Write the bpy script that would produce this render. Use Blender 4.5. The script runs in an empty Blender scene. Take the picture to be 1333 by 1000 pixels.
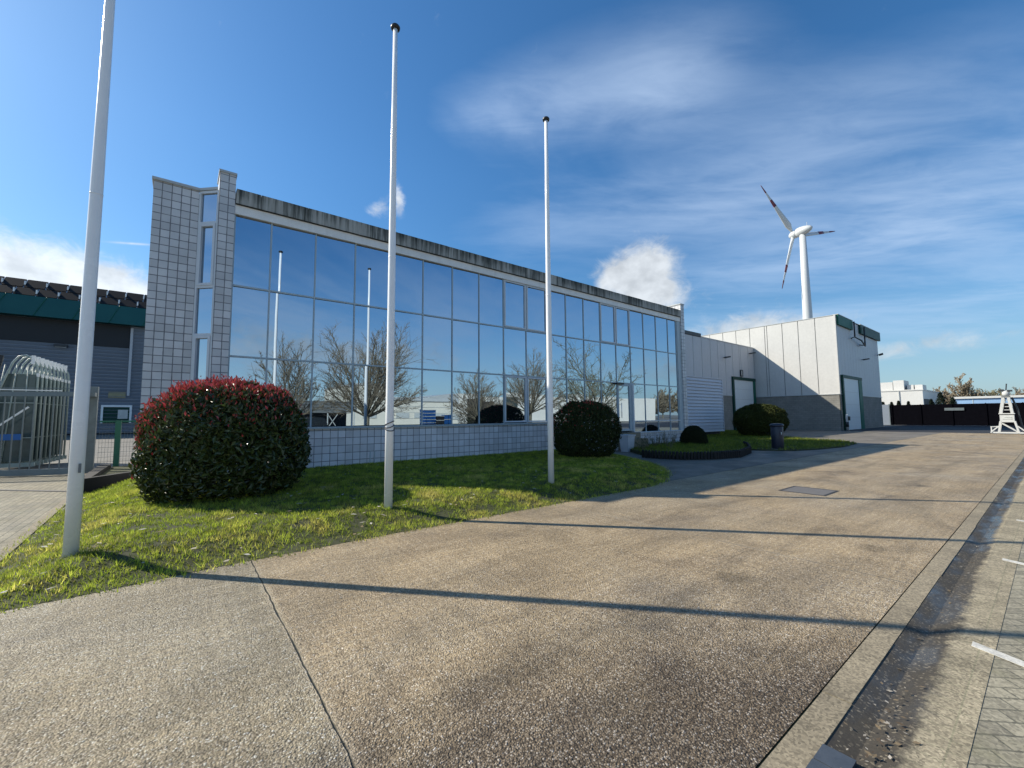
import bpy, math, random
import numpy as np
from mathutils import Vector, Matrix, noise as mnoise

random.seed(7); RNG = np.random.default_rng(11)
S = bpy.context.scene
COL = S.collection
R = math.radians
ORG = {}

# ------------------------------------------------------------------ helpers
class MB:
    """collects shapes for one mesh"""
    def __init__(s): s.v = []; s.f = []
    def add(s, vs, fs):
        o = len(s.v); s.v += [tuple(p) for p in vs]; s.f += [tuple(i + o for i in f) for f in fs]; return s
    def box(s, x0, x1, y0, y1, z0, z1):
        return s.hexa([(x0,y0,z0),(x1,y0,z0),(x1,y1,z0),(x0,y1,z0),(x0,y0,z1),(x1,y0,z1),(x1,y1,z1),(x0,y1,z1)])
    def hexa(s, p):
        return s.add(p, [(0,3,2,1),(4,5,6,7),(0,1,5,4),(1,2,6,5),(2,3,7,6),(3,0,4,7)])
    def poly(s, pts): return s.add(pts, [tuple(range(len(pts)))])
    def prism(s, pts, z0, z1):
        n = len(pts)
        a = sum(pts[i][0]*pts[(i+1)%n][1]-pts[(i+1)%n][0]*pts[i][1] for i in range(n))
        if a < 0: pts = pts[::-1]
        vs = [(x,y,z0) for x,y in pts] + [(x,y,z1) for x,y in pts]
        return s.add(vs, [tuple(range(n-1,-1,-1)), tuple(range(n,2*n))] + [(i,(i+1)%n,n+(i+1)%n,n+i) for i in range(n)])
    def bar(s, a, b, w, h=None, up=(0,0,1)):
        """rectangular bar from a to b"""
        h = h or w; a = Vector(a); b = Vector(b); d = (b-a).normalized(); u = Vector(up)
        if abs(d.dot(u)) > .98: u = Vector((0,1,0))
        r = d.cross(u).normalized()*(w/2); u = r.cross(d).normalized()*(h/2)
        return s.hexa([a-r-u,a+r-u,b+r-u,b-r-u,a-r+u,a+r+u,b+r+u,b-r+u])
    def tube(s, path, rad, n=8, cap=True):
        P = [Vector(p) for p in path]
        if not hasattr(rad, '__len__'): rad = [rad]*len(P)
        o = len(s.v); prev = None
        for i, p in enumerate(P):
            d = (P[min(i+1,len(P)-1)] - P[max(i-1,0)]).normalized()
            if prev is None: u = d.cross(Vector((1,0,0)) if abs(d.x) < .9 else Vector((0,1,0))).normalized()
            else: u = (prev - d*prev.dot(d)).normalized()
            prev = u; w = d.cross(u)
            for k in range(n):
                t = 2*math.pi*k/n; s.v.append(tuple(p + (u*math.cos(t)+w*math.sin(t))*rad[i]))
        for i in range(len(P)-1):
            for k in range(n):
                a = o+i*n+k; b = o+i*n+(k+1)%n; s.f.append((a,b,b+n,a+n))
        if cap:
            s.f.append(tuple(o+k for k in range(n-1,-1,-1))); e = o+(len(P)-1)*n; s.f.append(tuple(e+k for k in range(n)))
        return s
    def lathe(s, c, prof, n=24):
        """profile of (radius, z) about a vertical axis at c"""
        o = len(s.v)
        for r, z in prof:
            for k in range(n):
                t = 2*math.pi*k/n; s.v.append((c[0]+r*math.cos(t), c[1]+r*math.sin(t), c[2]+z))
        for i in range(len(prof)-1):
            for k in range(n):
                a = o+i*n+k; b = o+i*n+(k+1)%n; s.f.append((a,b,b+n,a+n))
        s.f.append(tuple(o+k for k in range(n-1,-1,-1))); e = o+(len(prof)-1)*n; s.f.append(tuple(e+k for k in range(n)))
        return s

def link(o, parent=None, world=(0,0,0)):
    COL.objects.link(o); o.parent = parent; ORG[o] = Vector(world); return o

def obj(name, mb, mat, parent=None, smooth=False, base=None):
    """one mesh object; the points are given in world space"""
    org = ORG[parent] if parent else Vector(base or (0,0,0))
    me = bpy.data.meshes.new(name)
    me.from_pydata([(x-org.x, y-org.y, z-org.z) for x,y,z in mb.v], [], mb.f)
    me.materials.append(mat)
    if smooth:
        me.polygons.foreach_set('use_smooth', [True]*len(me.polygons))
    me.update()
    o = bpy.data.objects.new(name, me); link(o, parent, org)
    if not parent: o.location = org
    return o

def npmesh(name, V, F, mat, parent=None, col=None, base=None, smooth=False):
    """numpy mesh with equal-sided faces and an optional colour per vertex"""
    org = ORG[parent] if parent else Vector(base or (0,0,0))
    V = np.asarray(V, np.float32) - np.array(org, np.float32); F = np.asarray(F, np.int32)
    me = bpy.data.meshes.new(name); k = F.shape[1]
    me.vertices.add(len(V)); me.vertices.foreach_set('co', V.ravel())
    me.loops.add(F.size); me.loops.foreach_set('vertex_index', F.ravel())
    me.polygons.add(len(F)); me.polygons.foreach_set('loop_start', np.arange(0, F.size, k, dtype=np.int32))
    me.polygons.foreach_set('loop_total', np.full(len(F), k, np.int32))
    if smooth: me.polygons.foreach_set('use_smooth', np.ones(len(F), bool))
    me.update(calc_edges=True); me.validate()
    if col is not None:
        a = me.color_attributes.new('Col', 'FLOAT_COLOR', 'POINT')
        c = np.ones((len(V),4), np.float32); c[:,:3] = col; a.data.foreach_set('color', c.ravel())
    me.materials.append(mat)
    o = bpy.data.objects.new(name, me); link(o, parent, org)
    if not parent: o.location = org
    return o

def tag(o, label=None, cat=None, group=None, kind=None):
    if label: o['label'] = label
    if cat: o['category'] = cat
    if group: o['group'] = group
    if kind: o['kind'] = kind
    return o

def thing(name, label, cat, loc=(0,0,0), group=None):
    o = bpy.data.objects.new(name, None); link(o, None, loc); o.location = loc; o.empty_display_size = .3
    return tag(o, label, cat, group)

def dup(root, loc, label=None, group=None, rz=0, sc=1):
    """copy of a thing with copies of its parts and sub-parts"""
    def cp(o, par):
        c = o.copy(); COL.objects.link(c); c.parent = par; ORG[c] = Vector(loc)
        for ch in list(o.children): cp(ch, c)
        return c
    r = cp(root, None); r.location = loc; r.rotation_euler = (0,0,rz); r.scale = (sc,sc,sc)
    if label: r['label'] = label
    if group: r['group'] = group
    return r

# ------------------------------------------------------------------ materials
class NT:
    def __init__(s, nt): s.nt = nt
    def n(s, typ, **kw):
        x = s.nt.nodes.new(typ)
        for k, v in kw.items(): setattr(x, k, v)
        return x
    def l(s, a, b): s.nt.links.new(a, b)
    def put(s, sock, v):
        if v is None: return
        if hasattr(v, 'is_output') or isinstance(v, bpy.types.NodeSocket): s.l(v, sock)
        else: sock.default_value = v
    def m(s, op, a, b=None, c=None, clamp=False):
        x = s.n('ShaderNodeMath', operation=op, use_clamp=clamp)
        s.put(x.inputs[0], a); s.put(x.inputs[1], b); s.put(x.inputs[2], c); return x.outputs[0]
    def mix(s, f, a, b, bt='MIX'):
        x = s.n('ShaderNodeMix', data_type='RGBA', blend_type=bt)
        s.put(x.inputs[0], f)
        for i, v in ((6,a),(7,b)):
            if isinstance(v, tuple) and len(v) == 3: v = (*v,1)
            s.put(x.inputs[i], v)
        return x.outputs[2]
    def noise(s, vec, scale, detail=4, rough=.55, dist=0):
        x = s.n('ShaderNodeTexNoise'); s.put(x.inputs['Vector'], vec)
        x.inputs['Scale'].default_value = scale; x.inputs['Detail'].default_value = detail
        x.inputs['Roughness'].default_value = rough; x.inputs['Distortion'].default_value = dist
        return x.outputs['Fac']
    def vor(s, vec, scale, out='Color', feat='F1', rnd=1):
        x = s.n('ShaderNodeTexVoronoi', feature=feat); s.put(x.inputs['Vector'], vec)
        x.inputs['Scale'].default_value = scale; x.inputs['Randomness'].default_value = rnd
        return x.outputs[out]
    def rng(s, v, a, b, c=0., d=1., smooth=False):
        x = s.n('ShaderNodeMapRange', interpolation_type='SMOOTHSTEP' if smooth else 'LINEAR')
        s.put(x.inputs[0], v)
        for i, q in zip((1,2,3,4), (a,b,c,d)): x.inputs[i].default_value = q
        return x.outputs[0]
    def ramp(s, v, stops):
        x = s.n('ShaderNodeValToRGB'); s.put(x.inputs[0], v); e = x.color_ramp.elements
        while len(e) < len(stops): e.new(.5)
        for q, (p, c) in zip(e, stops): q.position = p; q.color = (*c,1) if len(c) == 3 else c
        return x.outputs[0]
    def scale(s, vec, k):
        x = s.n('ShaderNodeVectorMath', operation='MULTIPLY'); s.put(x.inputs[0], vec); x.inputs[1].default_value = k; return x.outputs[0]
    def xyz(s, vec):
        x = s.n('ShaderNodeSeparateXYZ'); s.put(x.inputs[0], vec); return x.outputs
    def comb(s, a, b, c=0.):
        x = s.n('ShaderNodeCombineXYZ'); s.put(x.inputs[0], a); s.put(x.inputs[1], b); s.put(x.inputs[2], c); return x.outputs[0]
    def bump(s, h, strength, dist, normal=None):
        x = s.n('ShaderNodeBump'); x.inputs['Strength'].default_value = strength; x.inputs['Distance'].default_value = dist
        s.put(x.inputs['Height'], h); s.put(x.inputs['Normal'], normal); return x.outputs[0]

def newmat(name):
    m = bpy.data.materials.new(name); m.use_nodes = True; nt = NT(m.node_tree)
    bs = m.node_tree.nodes['Principled BSDF']; pos = nt.n('ShaderNodeNewGeometry')
    return m, nt, bs, pos

def M(name, col, rough=.6, var=.12, scale=3., metal=0., spec=.5, bump=0., bscale=40., streak=0., fine=.06):
    """painted / plain surface with uneven tone, slight grime and optional vertical weather streaks"""
    m, N, b, g = newmat(name); P = g.outputs['Position']
    f = N.noise(P, scale, 6, .6)
    k = N.rng(f, .25, .75, 1-var, 1+var)
    k2 = N.rng(N.noise(P, scale*14, 3), .2, .8, 1-fine, 1+fine)
    k = N.m('MULTIPLY', k, k2)
    if streak:
        s = N.noise(N.scale(P, (5,5,.25)), 1., 5, .65)
        k = N.m('MULTIPLY', k, N.rng(s, .45, .8, 1., 1-streak))
    c = N.n('ShaderNodeVectorMath', operation='SCALE'); c.inputs[0].default_value = col; N.l(k, c.inputs['Scale'])
    N.l(c.outputs[0], b.inputs['Base Color'])
    N.l(N.rng(f, .2, .8, max(.02, rough-.08), min(1, rough+.08)), b.inputs['Roughness'])
    b.inputs['Metallic'].default_value = metal; b.inputs['Specular IOR Level'].default_value = spec
    if bump: N.l(N.bump(N.noise(P, bscale, 4), bump, .01), b.inputs['Normal'])
    return m

def tile_mat(name, col, pitch_u, pitch_v, grout=(.18,.185,.20), gw=.019, off=(0,0)):
    m, N, b, g = newmat(name); P = N.xyz(g.outputs['Position']); Nn = N.xyz(g.outputs['True Normal'])
    side = N.m('GREATER_THAN', N.m('ABSOLUTE', Nn[0]), .6)
    u = N.m('ADD', N.m('MULTIPLY', P[0], N.m('SUBTRACT', 1., side)), N.m('MULTIPLY', P[1], side))
    u = N.m('DIVIDE', N.m('ADD', u, off[0]), pitch_u); v = N.m('DIVIDE', N.m('ADD', P[2], off[1]), pitch_v)
    fu = N.m('FRACT', u); fv = N.m('FRACT', v)
    eu = N.m('MULTIPLY', N.m('MINIMUM', fu, N.m('SUBTRACT', 1., fu)), pitch_u)
    ev = N.m('MULTIPLY', N.m('MINIMUM', fv, N.m('SUBTRACT', 1., fv)), pitch_v)
    e = N.m('MINIMUM', eu, ev)
    wob = N.rng(N.noise(g.outputs['Position'], 9, 3), .3, .7, .75, 1.25)
    tile = N.rng(N.m('DIVIDE', e, wob), gw*.35, gw*.65)
    wn = N.n('ShaderNodeTexWhiteNoise', noise_dimensions='2D')
    N.l(N.comb(N.m('FLOOR', u), N.m('FLOOR', v)), wn.inputs[0])
    k = N.m('MULTIPLY', N.rng(wn.outputs[0], 0, 1, .84, 1.08), N.rng(N.noise(g.outputs['Position'], 1.1, 6, .65), .3, .75, 1.06, .82))
    c = N.n('ShaderNodeVectorMath', operation='SCALE'); c.inputs[0].default_value = col; N.l(k, c.inputs['Scale'])
    N.l(N.mix(tile, grout, c.outputs[0]), b.inputs['Base Color'])
    N.l(N.rng(tile, 0, 1, .9, .32), b.inputs['Roughness'])
    N.l(N.bump(tile, .5, .006), b.inputs['Normal'])
    return m

def leaf_mat(name, rough=.35, trans=.25, spec=.5):
    m, N, b, g = newmat(name)
    a = N.n('ShaderNodeAttribute', attribute_name='Col')
    N.l(a.outputs['Color'], b.inputs['Base Color'])
    b.inputs['Roughness'].default_value = rough; b.inputs['Specular IOR Level'].default_value = spec
    t = N.n('ShaderNodeBsdfTranslucent'); N.l(a.outputs['Color'], t.inputs[0])
    x = N.n('ShaderNodeMixShader'); x.inputs[0].default_value = trans
    N.l(b.outputs[0], x.inputs[1]); N.l(t.outputs[0], x.inputs[2])
    out = [q for q in m.node_tree.nodes if q.type == 'OUTPUT_MATERIAL'][0]; N.l(x.outputs[0], out.inputs[0])
    return m

def concrete_road():
    m, N, b, g = newmat('exposed_aggregate'); P = g.outputs['Position']; X = N.xyz(P)
    cell = N.xyz(N.vor(P, 95.)); d = N.vor(P, 95., 'Distance')
    stone = N.ramp(cell[0], [(0,(.10,.075,.048)),(.3,(.24,.18,.11)),(.65,(.40,.31,.20)),(.9,(.56,.47,.34)),(1,(.85,.78,.66))])
    big = N.xyz(N.vor(P, 62.)); bigd = N.vor(P, 62., 'Distance')
    pale = N.m('MULTIPLY', N.m('GREATER_THAN', big[1], .955), N.m('LESS_THAN', bigd, .36))
    stone = N.mix(pale, stone, (.60,.55,.46))
    mort = N.rng(d, .42, .75)
    # worn patches of exposed dark aggregate plus a darker oval at the near end, elsewhere a thin tan coat of mortar is left
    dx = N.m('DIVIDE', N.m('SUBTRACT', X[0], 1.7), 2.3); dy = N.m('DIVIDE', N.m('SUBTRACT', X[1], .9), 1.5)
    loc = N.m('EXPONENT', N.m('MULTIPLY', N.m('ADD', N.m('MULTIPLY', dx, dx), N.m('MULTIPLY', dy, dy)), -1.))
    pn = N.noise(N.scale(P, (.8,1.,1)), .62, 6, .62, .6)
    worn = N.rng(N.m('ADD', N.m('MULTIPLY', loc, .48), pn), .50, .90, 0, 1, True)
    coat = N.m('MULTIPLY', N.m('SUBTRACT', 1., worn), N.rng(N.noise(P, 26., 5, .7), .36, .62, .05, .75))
    pit = N.rng(N.noise(P, 55., 3, .6), .30, .42, 1, 0)
    c = N.mix(N.m('MULTIPLY', mort, .8), stone, (.085,.064,.042))
    c = N.mix(coat, c, (.465,.35,.20))
    c = N.mix(N.m('MULTIPLY', pit, .75), c, (.06,.046,.032))
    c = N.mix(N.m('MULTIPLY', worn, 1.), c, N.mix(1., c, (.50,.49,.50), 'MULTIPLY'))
    warm = N.rng(N.noise(P, .33, 5, .6, .4), .38, .64, 0, 1, True)
    c = N.mix(N.m('MULTIPLY', warm, .65), c, N.mix(1., c, (.86,.93,1.06), 'MULTIPLY'))
    stain = N.rng(N.noise(N.scale(P, (.5,1.1,1)), 1.3, 6, .65, .8), .40, .70, 1.1, .66)
    sv = N.n('ShaderNodeVectorMath', operation='SCALE'); N.l(c, sv.inputs[0])
    # brush lines across the slab and faint lengthwise tracks
    line = N.rng(N.noise(N.scale(P, (.7,26.,1)), 1., 4), .3, .7, .86, 1.12)
    line2 = N.rng(N.noise(N.scale(P, (20.,.6,1)), 1., 4), .3, .75, .86, 1.14)
    sheen = N.rng(N.m('ADD', X[0], N.m('MULTIPLY', N.noise(P, 1.5, 4), .04)), .70, .74, 1, 0)  # greyish sheen painted into the slab colour left of the first joint
    gs2 = N.mix(sheen, sv.outputs[0], N.mix(1., sv.outputs[0], (.90,.97,1.04), 'MULTIPLY'))
    trk = 0.
    for yy in (2.15, 3.75):
        q = N.m('DIVIDE', N.m('SUBTRACT', N.m('ADD', X[1], N.m('MULTIPLY', N.noise(P, .25, 2), .5)), yy+.25), .13)
        trk = N.m('ADD', trk, N.m('EXPONENT', N.m('MULTIPLY', N.m('MULTIPLY', q, q), -1.)))
    trk = N.m('SUBTRACT', 1., N.m('MULTIPLY', trk, N.rng(N.noise(N.scale(P, (.5,6.,1)), 1., 4), .4, .65, 0, .22)))
    od = N.vor(N.scale(P, (.8,1.,1)), .55, 'Distance'); oil = N.rng(N.m('ADD', od, N.m('MULTIPLY', N.noise(P, 9., 4), .10)), .09, .17, .62, 1., True)
    N.l(N.m('MULTIPLY', N.m('MULTIPLY', stain, N.m('MULTIPLY', trk, oil)), N.m('MULTIPLY', line, line2)), sv.inputs['Scale'])
    c = gs2
    # slab joints every 4.8 m and one lengthwise joint
    wob = N.m('MULTIPLY', N.m('SUBTRACT', N.noise(P, 2.2, 6, .65), .5), .035)
    jx = N.m('FRACT', N.m('DIVIDE', N.m('ADD', N.m('SUBTRACT', X[0], .7-48), wob), 4.8))
    jx = N.m('MULTIPLY', N.m('MINIMUM', jx, N.m('SUBTRACT', 1., jx)), 4.8)
    jy = N.m('ABSOLUTE', N.m('ADD', N.m('SUBTRACT', X[1], 5.95), wob))
    jw = N.rng(N.noise(P, 3.5, 5, .7), .3, .7, .15, 1.5)
    j1 = N.rng(N.m('DIVIDE', jx, jw), .002, .009, 1, 0); j2 = N.rng(N.m('DIVIDE', jy, jw), .012, .035, 1, 0)
    j = N.m('MAXIMUM', j1, j2)
    edge = N.rng(jx, .01, .12, 1.1, 1.)
    c = N.mix(N.m('MULTIPLY', N.rng(jx, .012, .05, .35, 0.), N.rng(pn, .4, .6, .3, 1.)), c, (.5,.43,.32))
    c = N.mix(N.m('MULTIPLY', j, .85), c, (.035,.034,.024))
    N.l(c, b.inputs['Base Color'])
    wet = N.rng(N.noise(P, .5, 5, .6, .3), .36, .66)
    N.l(N.rng(wet, 0, 1, .5, .85), b.inputs['Roughness']); b.inputs['Specular IOR Level'].default_value = .35
    h = N.m('SUBTRACT', N.m('MULTIPLY', N.m('SUBTRACT', 1., d), N.rng(cell[2], 0, 1, .5, 1.2)), N.m('MULTIPLY', j, 3.))
    N.l(N.bump(h, .85, .010), b.inputs['Normal'])
    return m

def paving_mat(name, tone, bw=.21, bh=.105, rot=0, joint=(.05,.05,.035)):
    m, N, b, g = newmat(name); P = g.outputs['Position']
    mp = N.n('ShaderNodeMapping'); N.l(P, mp.inputs[0]); mp.inputs['Rotation'].default_value = (0,0,rot)
    br = N.n('ShaderNodeTexBrick'); N.l(mp.outputs[0], br.inputs[0])
    br.inputs['Scale'].default_value = 1; br.inputs['Brick Width'].default_value = bw; br.inputs['Row Height'].default_value = bh
    br.inputs['Mortar Size'].default_value = .006; br.inputs['Mortar Smooth'].default_value = .3; br.inputs['Bias'].default_value = 0
    br.inputs['Color1'].default_value = (*[t*.82 for t in tone],1); br.inputs['Color2'].default_value = (*[t*1.15 for t in tone],1)
    br.inputs['Mortar'].default_value = (*joint,1)
    sp = N.xyz(N.vor(P, 70.))
    k = N.m('MULTIPLY', N.rng(sp[0], 0, 1, .72, 1.3), N.rng(N.noise(P, .9, 6, .65, .5), .3, .7, .68, 1.2))
    moss = N.rng(N.noise(P, 1.7, 5, .7), .52, .7)
    c = N.n('ShaderNodeVectorMath', operation='SCALE'); N.l(br.outputs[0], c.inputs[0]); N.l(k, c.inputs['Scale'])
    N.l(N.mix(N.m('MULTIPLY', moss, .35), c.outputs[0], (.13,.13,.05)), b.inputs['Base Color'])
    N.l(N.rng(N.noise(P, 1.3, 4), .3, .7, .55, .85), b.inputs['Roughness'])
    N.l(N.bump(N.m('ADD', N.m('MULTIPLY', br.outputs['Fac'], -1.), N.m('MULTIPLY', sp[1], .25)), .7, .006), b.inputs['Normal'])
    return m

def rough_conc(name, tone, wetness=0.):
    m, N, b, g = newmat(name); P = g.outputs['Position']
    sp = N.xyz(N.vor(P, 80.)); f = N.noise(P, 1.6, 6, .65, .4)
    k = N.m('MULTIPLY', N.rng(sp[0], 0, 1, .65, 1.4), N.rng(f, .3, .7, .75, 1.22))
    c = N.n('ShaderNodeVectorMath', operation='SCALE'); c.inputs[0].default_value = tone; N.l(k, c.inputs['Scale'])
    if wetness:
        w = N.rng(N.noise(N.scale(P, (.7,2.2,1)), 1.2, 5, .6), .47, .66)
        N.l(N.mix(N.m('MULTIPLY', w, .75), c.outputs[0], tuple(t*.25 for t in tone)), b.inputs['Base Color'])
        N.l(N.rng(w, 0, 1, .8, .3), b.inputs['Roughness'])
    else:
        N.l(c.outputs[0], b.inputs['Base Color']); b.inputs['Roughness'].default_value = .8
    N.l(N.bump(sp[1], .5, .004), b.inputs['Normal'])
    return m

def gutter_mat():
    """concrete gutter and edge course, dark with silt along the wandering wet line"""
    m, N, b, g = newmat('silted_gutter'); P = g.outputs['Position']; X = N.xyz(P)
    sp = N.xyz(N.vor(P, 85.)); f = N.noise(P, 1.9, 6, .65, .4)
    br = N.n('ShaderNodeTexBrick'); N.l(P, br.inputs[0]); br.inputs['Scale'].default_value = 1; br.offset = 0.
    br.inputs['Brick Width'].default_value = .105; br.inputs['Row Height'].default_value = .21; br.inputs['Mortar Size'].default_value = .004
    br.inputs['Color1'].default_value = (.25,.215,.145,1); br.inputs['Color2'].default_value = (.32,.275,.19,1); br.inputs['Mortar'].default_value = (.22,.20,.13,1)
    k = N.m('MULTIPLY', N.rng(sp[0], 0, 1, .62, 1.4), N.rng(f, .3, .7, .7, 1.2))
    c = N.n('ShaderNodeVectorMath', operation='SCALE'); N.l(br.outputs[0], c.inputs[0]); N.l(k, c.inputs['Scale'])
    wide = N.rng(X[0], 1.5, 9, .205, .12)
    d = N.m('ABSOLUTE', N.m('SUBTRACT', X[1], N.m('ADD', .70, N.m('MULTIPLY', N.m('SUBTRACT', N.noise(P, .8, 4), .5), .10))))
    d = N.m('ADD', N.m('DIVIDE', d, wide), N.m('MULTIPLY', N.m('SUBTRACT', N.noise(P, 7., 6, .7), .5), 1.5))
    silt = N.rng(d, .65, 1.15, .93, 0., True)
    dark = N.mix(N.rng(sp[1], .85, .97), (.034,.029,.023), (.17,.145,.105))
    N.l(N.mix(silt, c.outputs[0], dark), b.inputs['Base Color'])
    wet = N.m('MULTIPLY', silt, N.rng(N.noise(N.scale(P, (.8,2.,1)), 1.3, 5, .6), .45, .62))
    N.l(N.rng(wet, 0, .9, .85, .24), b.inputs['Roughness'])
    N.l(N.bump(sp[1], .6, .004), b.inputs['Normal'])
    return m

def fascia_mat():
    m, N, b, g = newmat('weathered_fascia'); P = g.outputs['Position']; X = N.xyz(P)
    s = N.noise(N.scale(P, (7,7,.35)), 1., 6, .72); s2 = N.noise(N.scale(P, (26,26,.9)), 1., 4, .6); t = N.noise(P, .7, 4)
    f = N.m('ADD', N.m('MULTIPLY', s, .62), N.m('ADD', N.m('MULTIPLY', s2, .3), N.m('MULTIPLY', N.m('SUBTRACT', t, .5), .35)))
    top = N.rng(X[2], 7.24, 7.55, -.03, .05)
    f = N.m('SUBTRACT', f, top)
    c = N.ramp(f, [(.34,(.035,.038,.032)),(.43,(.16,.163,.145)),(.50,(.33,.325,.295)),(.64,(.48,.465,.42))])
    N.l(c, b.inputs['Base Color']); b.inputs['Roughness'].default_value = .85
    return m

def glass_mat():
    m, N, b, g = newmat('reflective_glass')
    b.inputs['Base Color'].default_value = (.37,.46,.55,1); b.inputs['Metallic'].default_value = 1.; b.inputs['Roughness'].default_value = .0
    w = N.bump(N.noise(N.scale(g.outputs['Position'], (1,1,.8)), .9, 1), .05, .02); N.l(w, b.inputs['Normal'])
    d = N.n('ShaderNodeBsdfDiffuse'); d.inputs[0].default_value = (.10,.13,.15,1)
    x = N.n('ShaderNodeMixShader'); x.inputs[0].default_value = .06
    N.l(b.outputs[0], x.inputs[1]); N.l(d.outputs[0], x.inputs[2])
    out = [q for q in m.node_tree.nodes if q.type == 'OUTPUT_MATERIAL'][0]; N.l(x.outputs[0], out.inputs[0])
    return m

def block_mat(name, tone):
    m, N, b, g = newmat(name); P = N.xyz(g.outputs['Position']); Nn = N.xyz(g.outputs['True Normal'])
    side = N.m('GREATER_THAN', N.m('ABSOLUTE', Nn[0]), .6)
    u = N.m('ADD', N.m('MULTIPLY', P[0], N.m('SUBTRACT', 1., side)), N.m('MULTIPLY', P[1], side))
    br = N.n('ShaderNodeTexBrick'); N.l(N.comb(u, P[2]), br.inputs[0]); br.inputs['Scale'].default_value = 1
    br.inputs['Brick Width'].default_value = .42; br.inputs['Row Height'].default_value = .2; br.inputs['Mortar Size'].default_value = .012
    br.inputs['Color1'].default_value = (*[t*.9 for t in tone],1); br.inputs['Color2'].default_value = (*[t*1.08 for t in tone],1)
    br.inputs['Mortar'].default_value = (*[t*.72 for t in tone],1)
    k = N.rng(N.noise(g.outputs['Position'], .8, 6, .65), .3, .7, .82, 1.12)
    c = N.n('ShaderNodeVectorMath', operation='SCALE'); N.l(br.outputs[0], c.inputs[0]); N.l(k, c.inputs['Scale'])
    N.l(c.outputs[0], b.inputs['Base Color']); b.inputs['Roughness'].default_value = .85
    N.l(N.bump(N.m('MULTIPLY', br.outputs['Fac'], -1.), .5, .006), b.inputs['Normal'])
    return m

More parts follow.
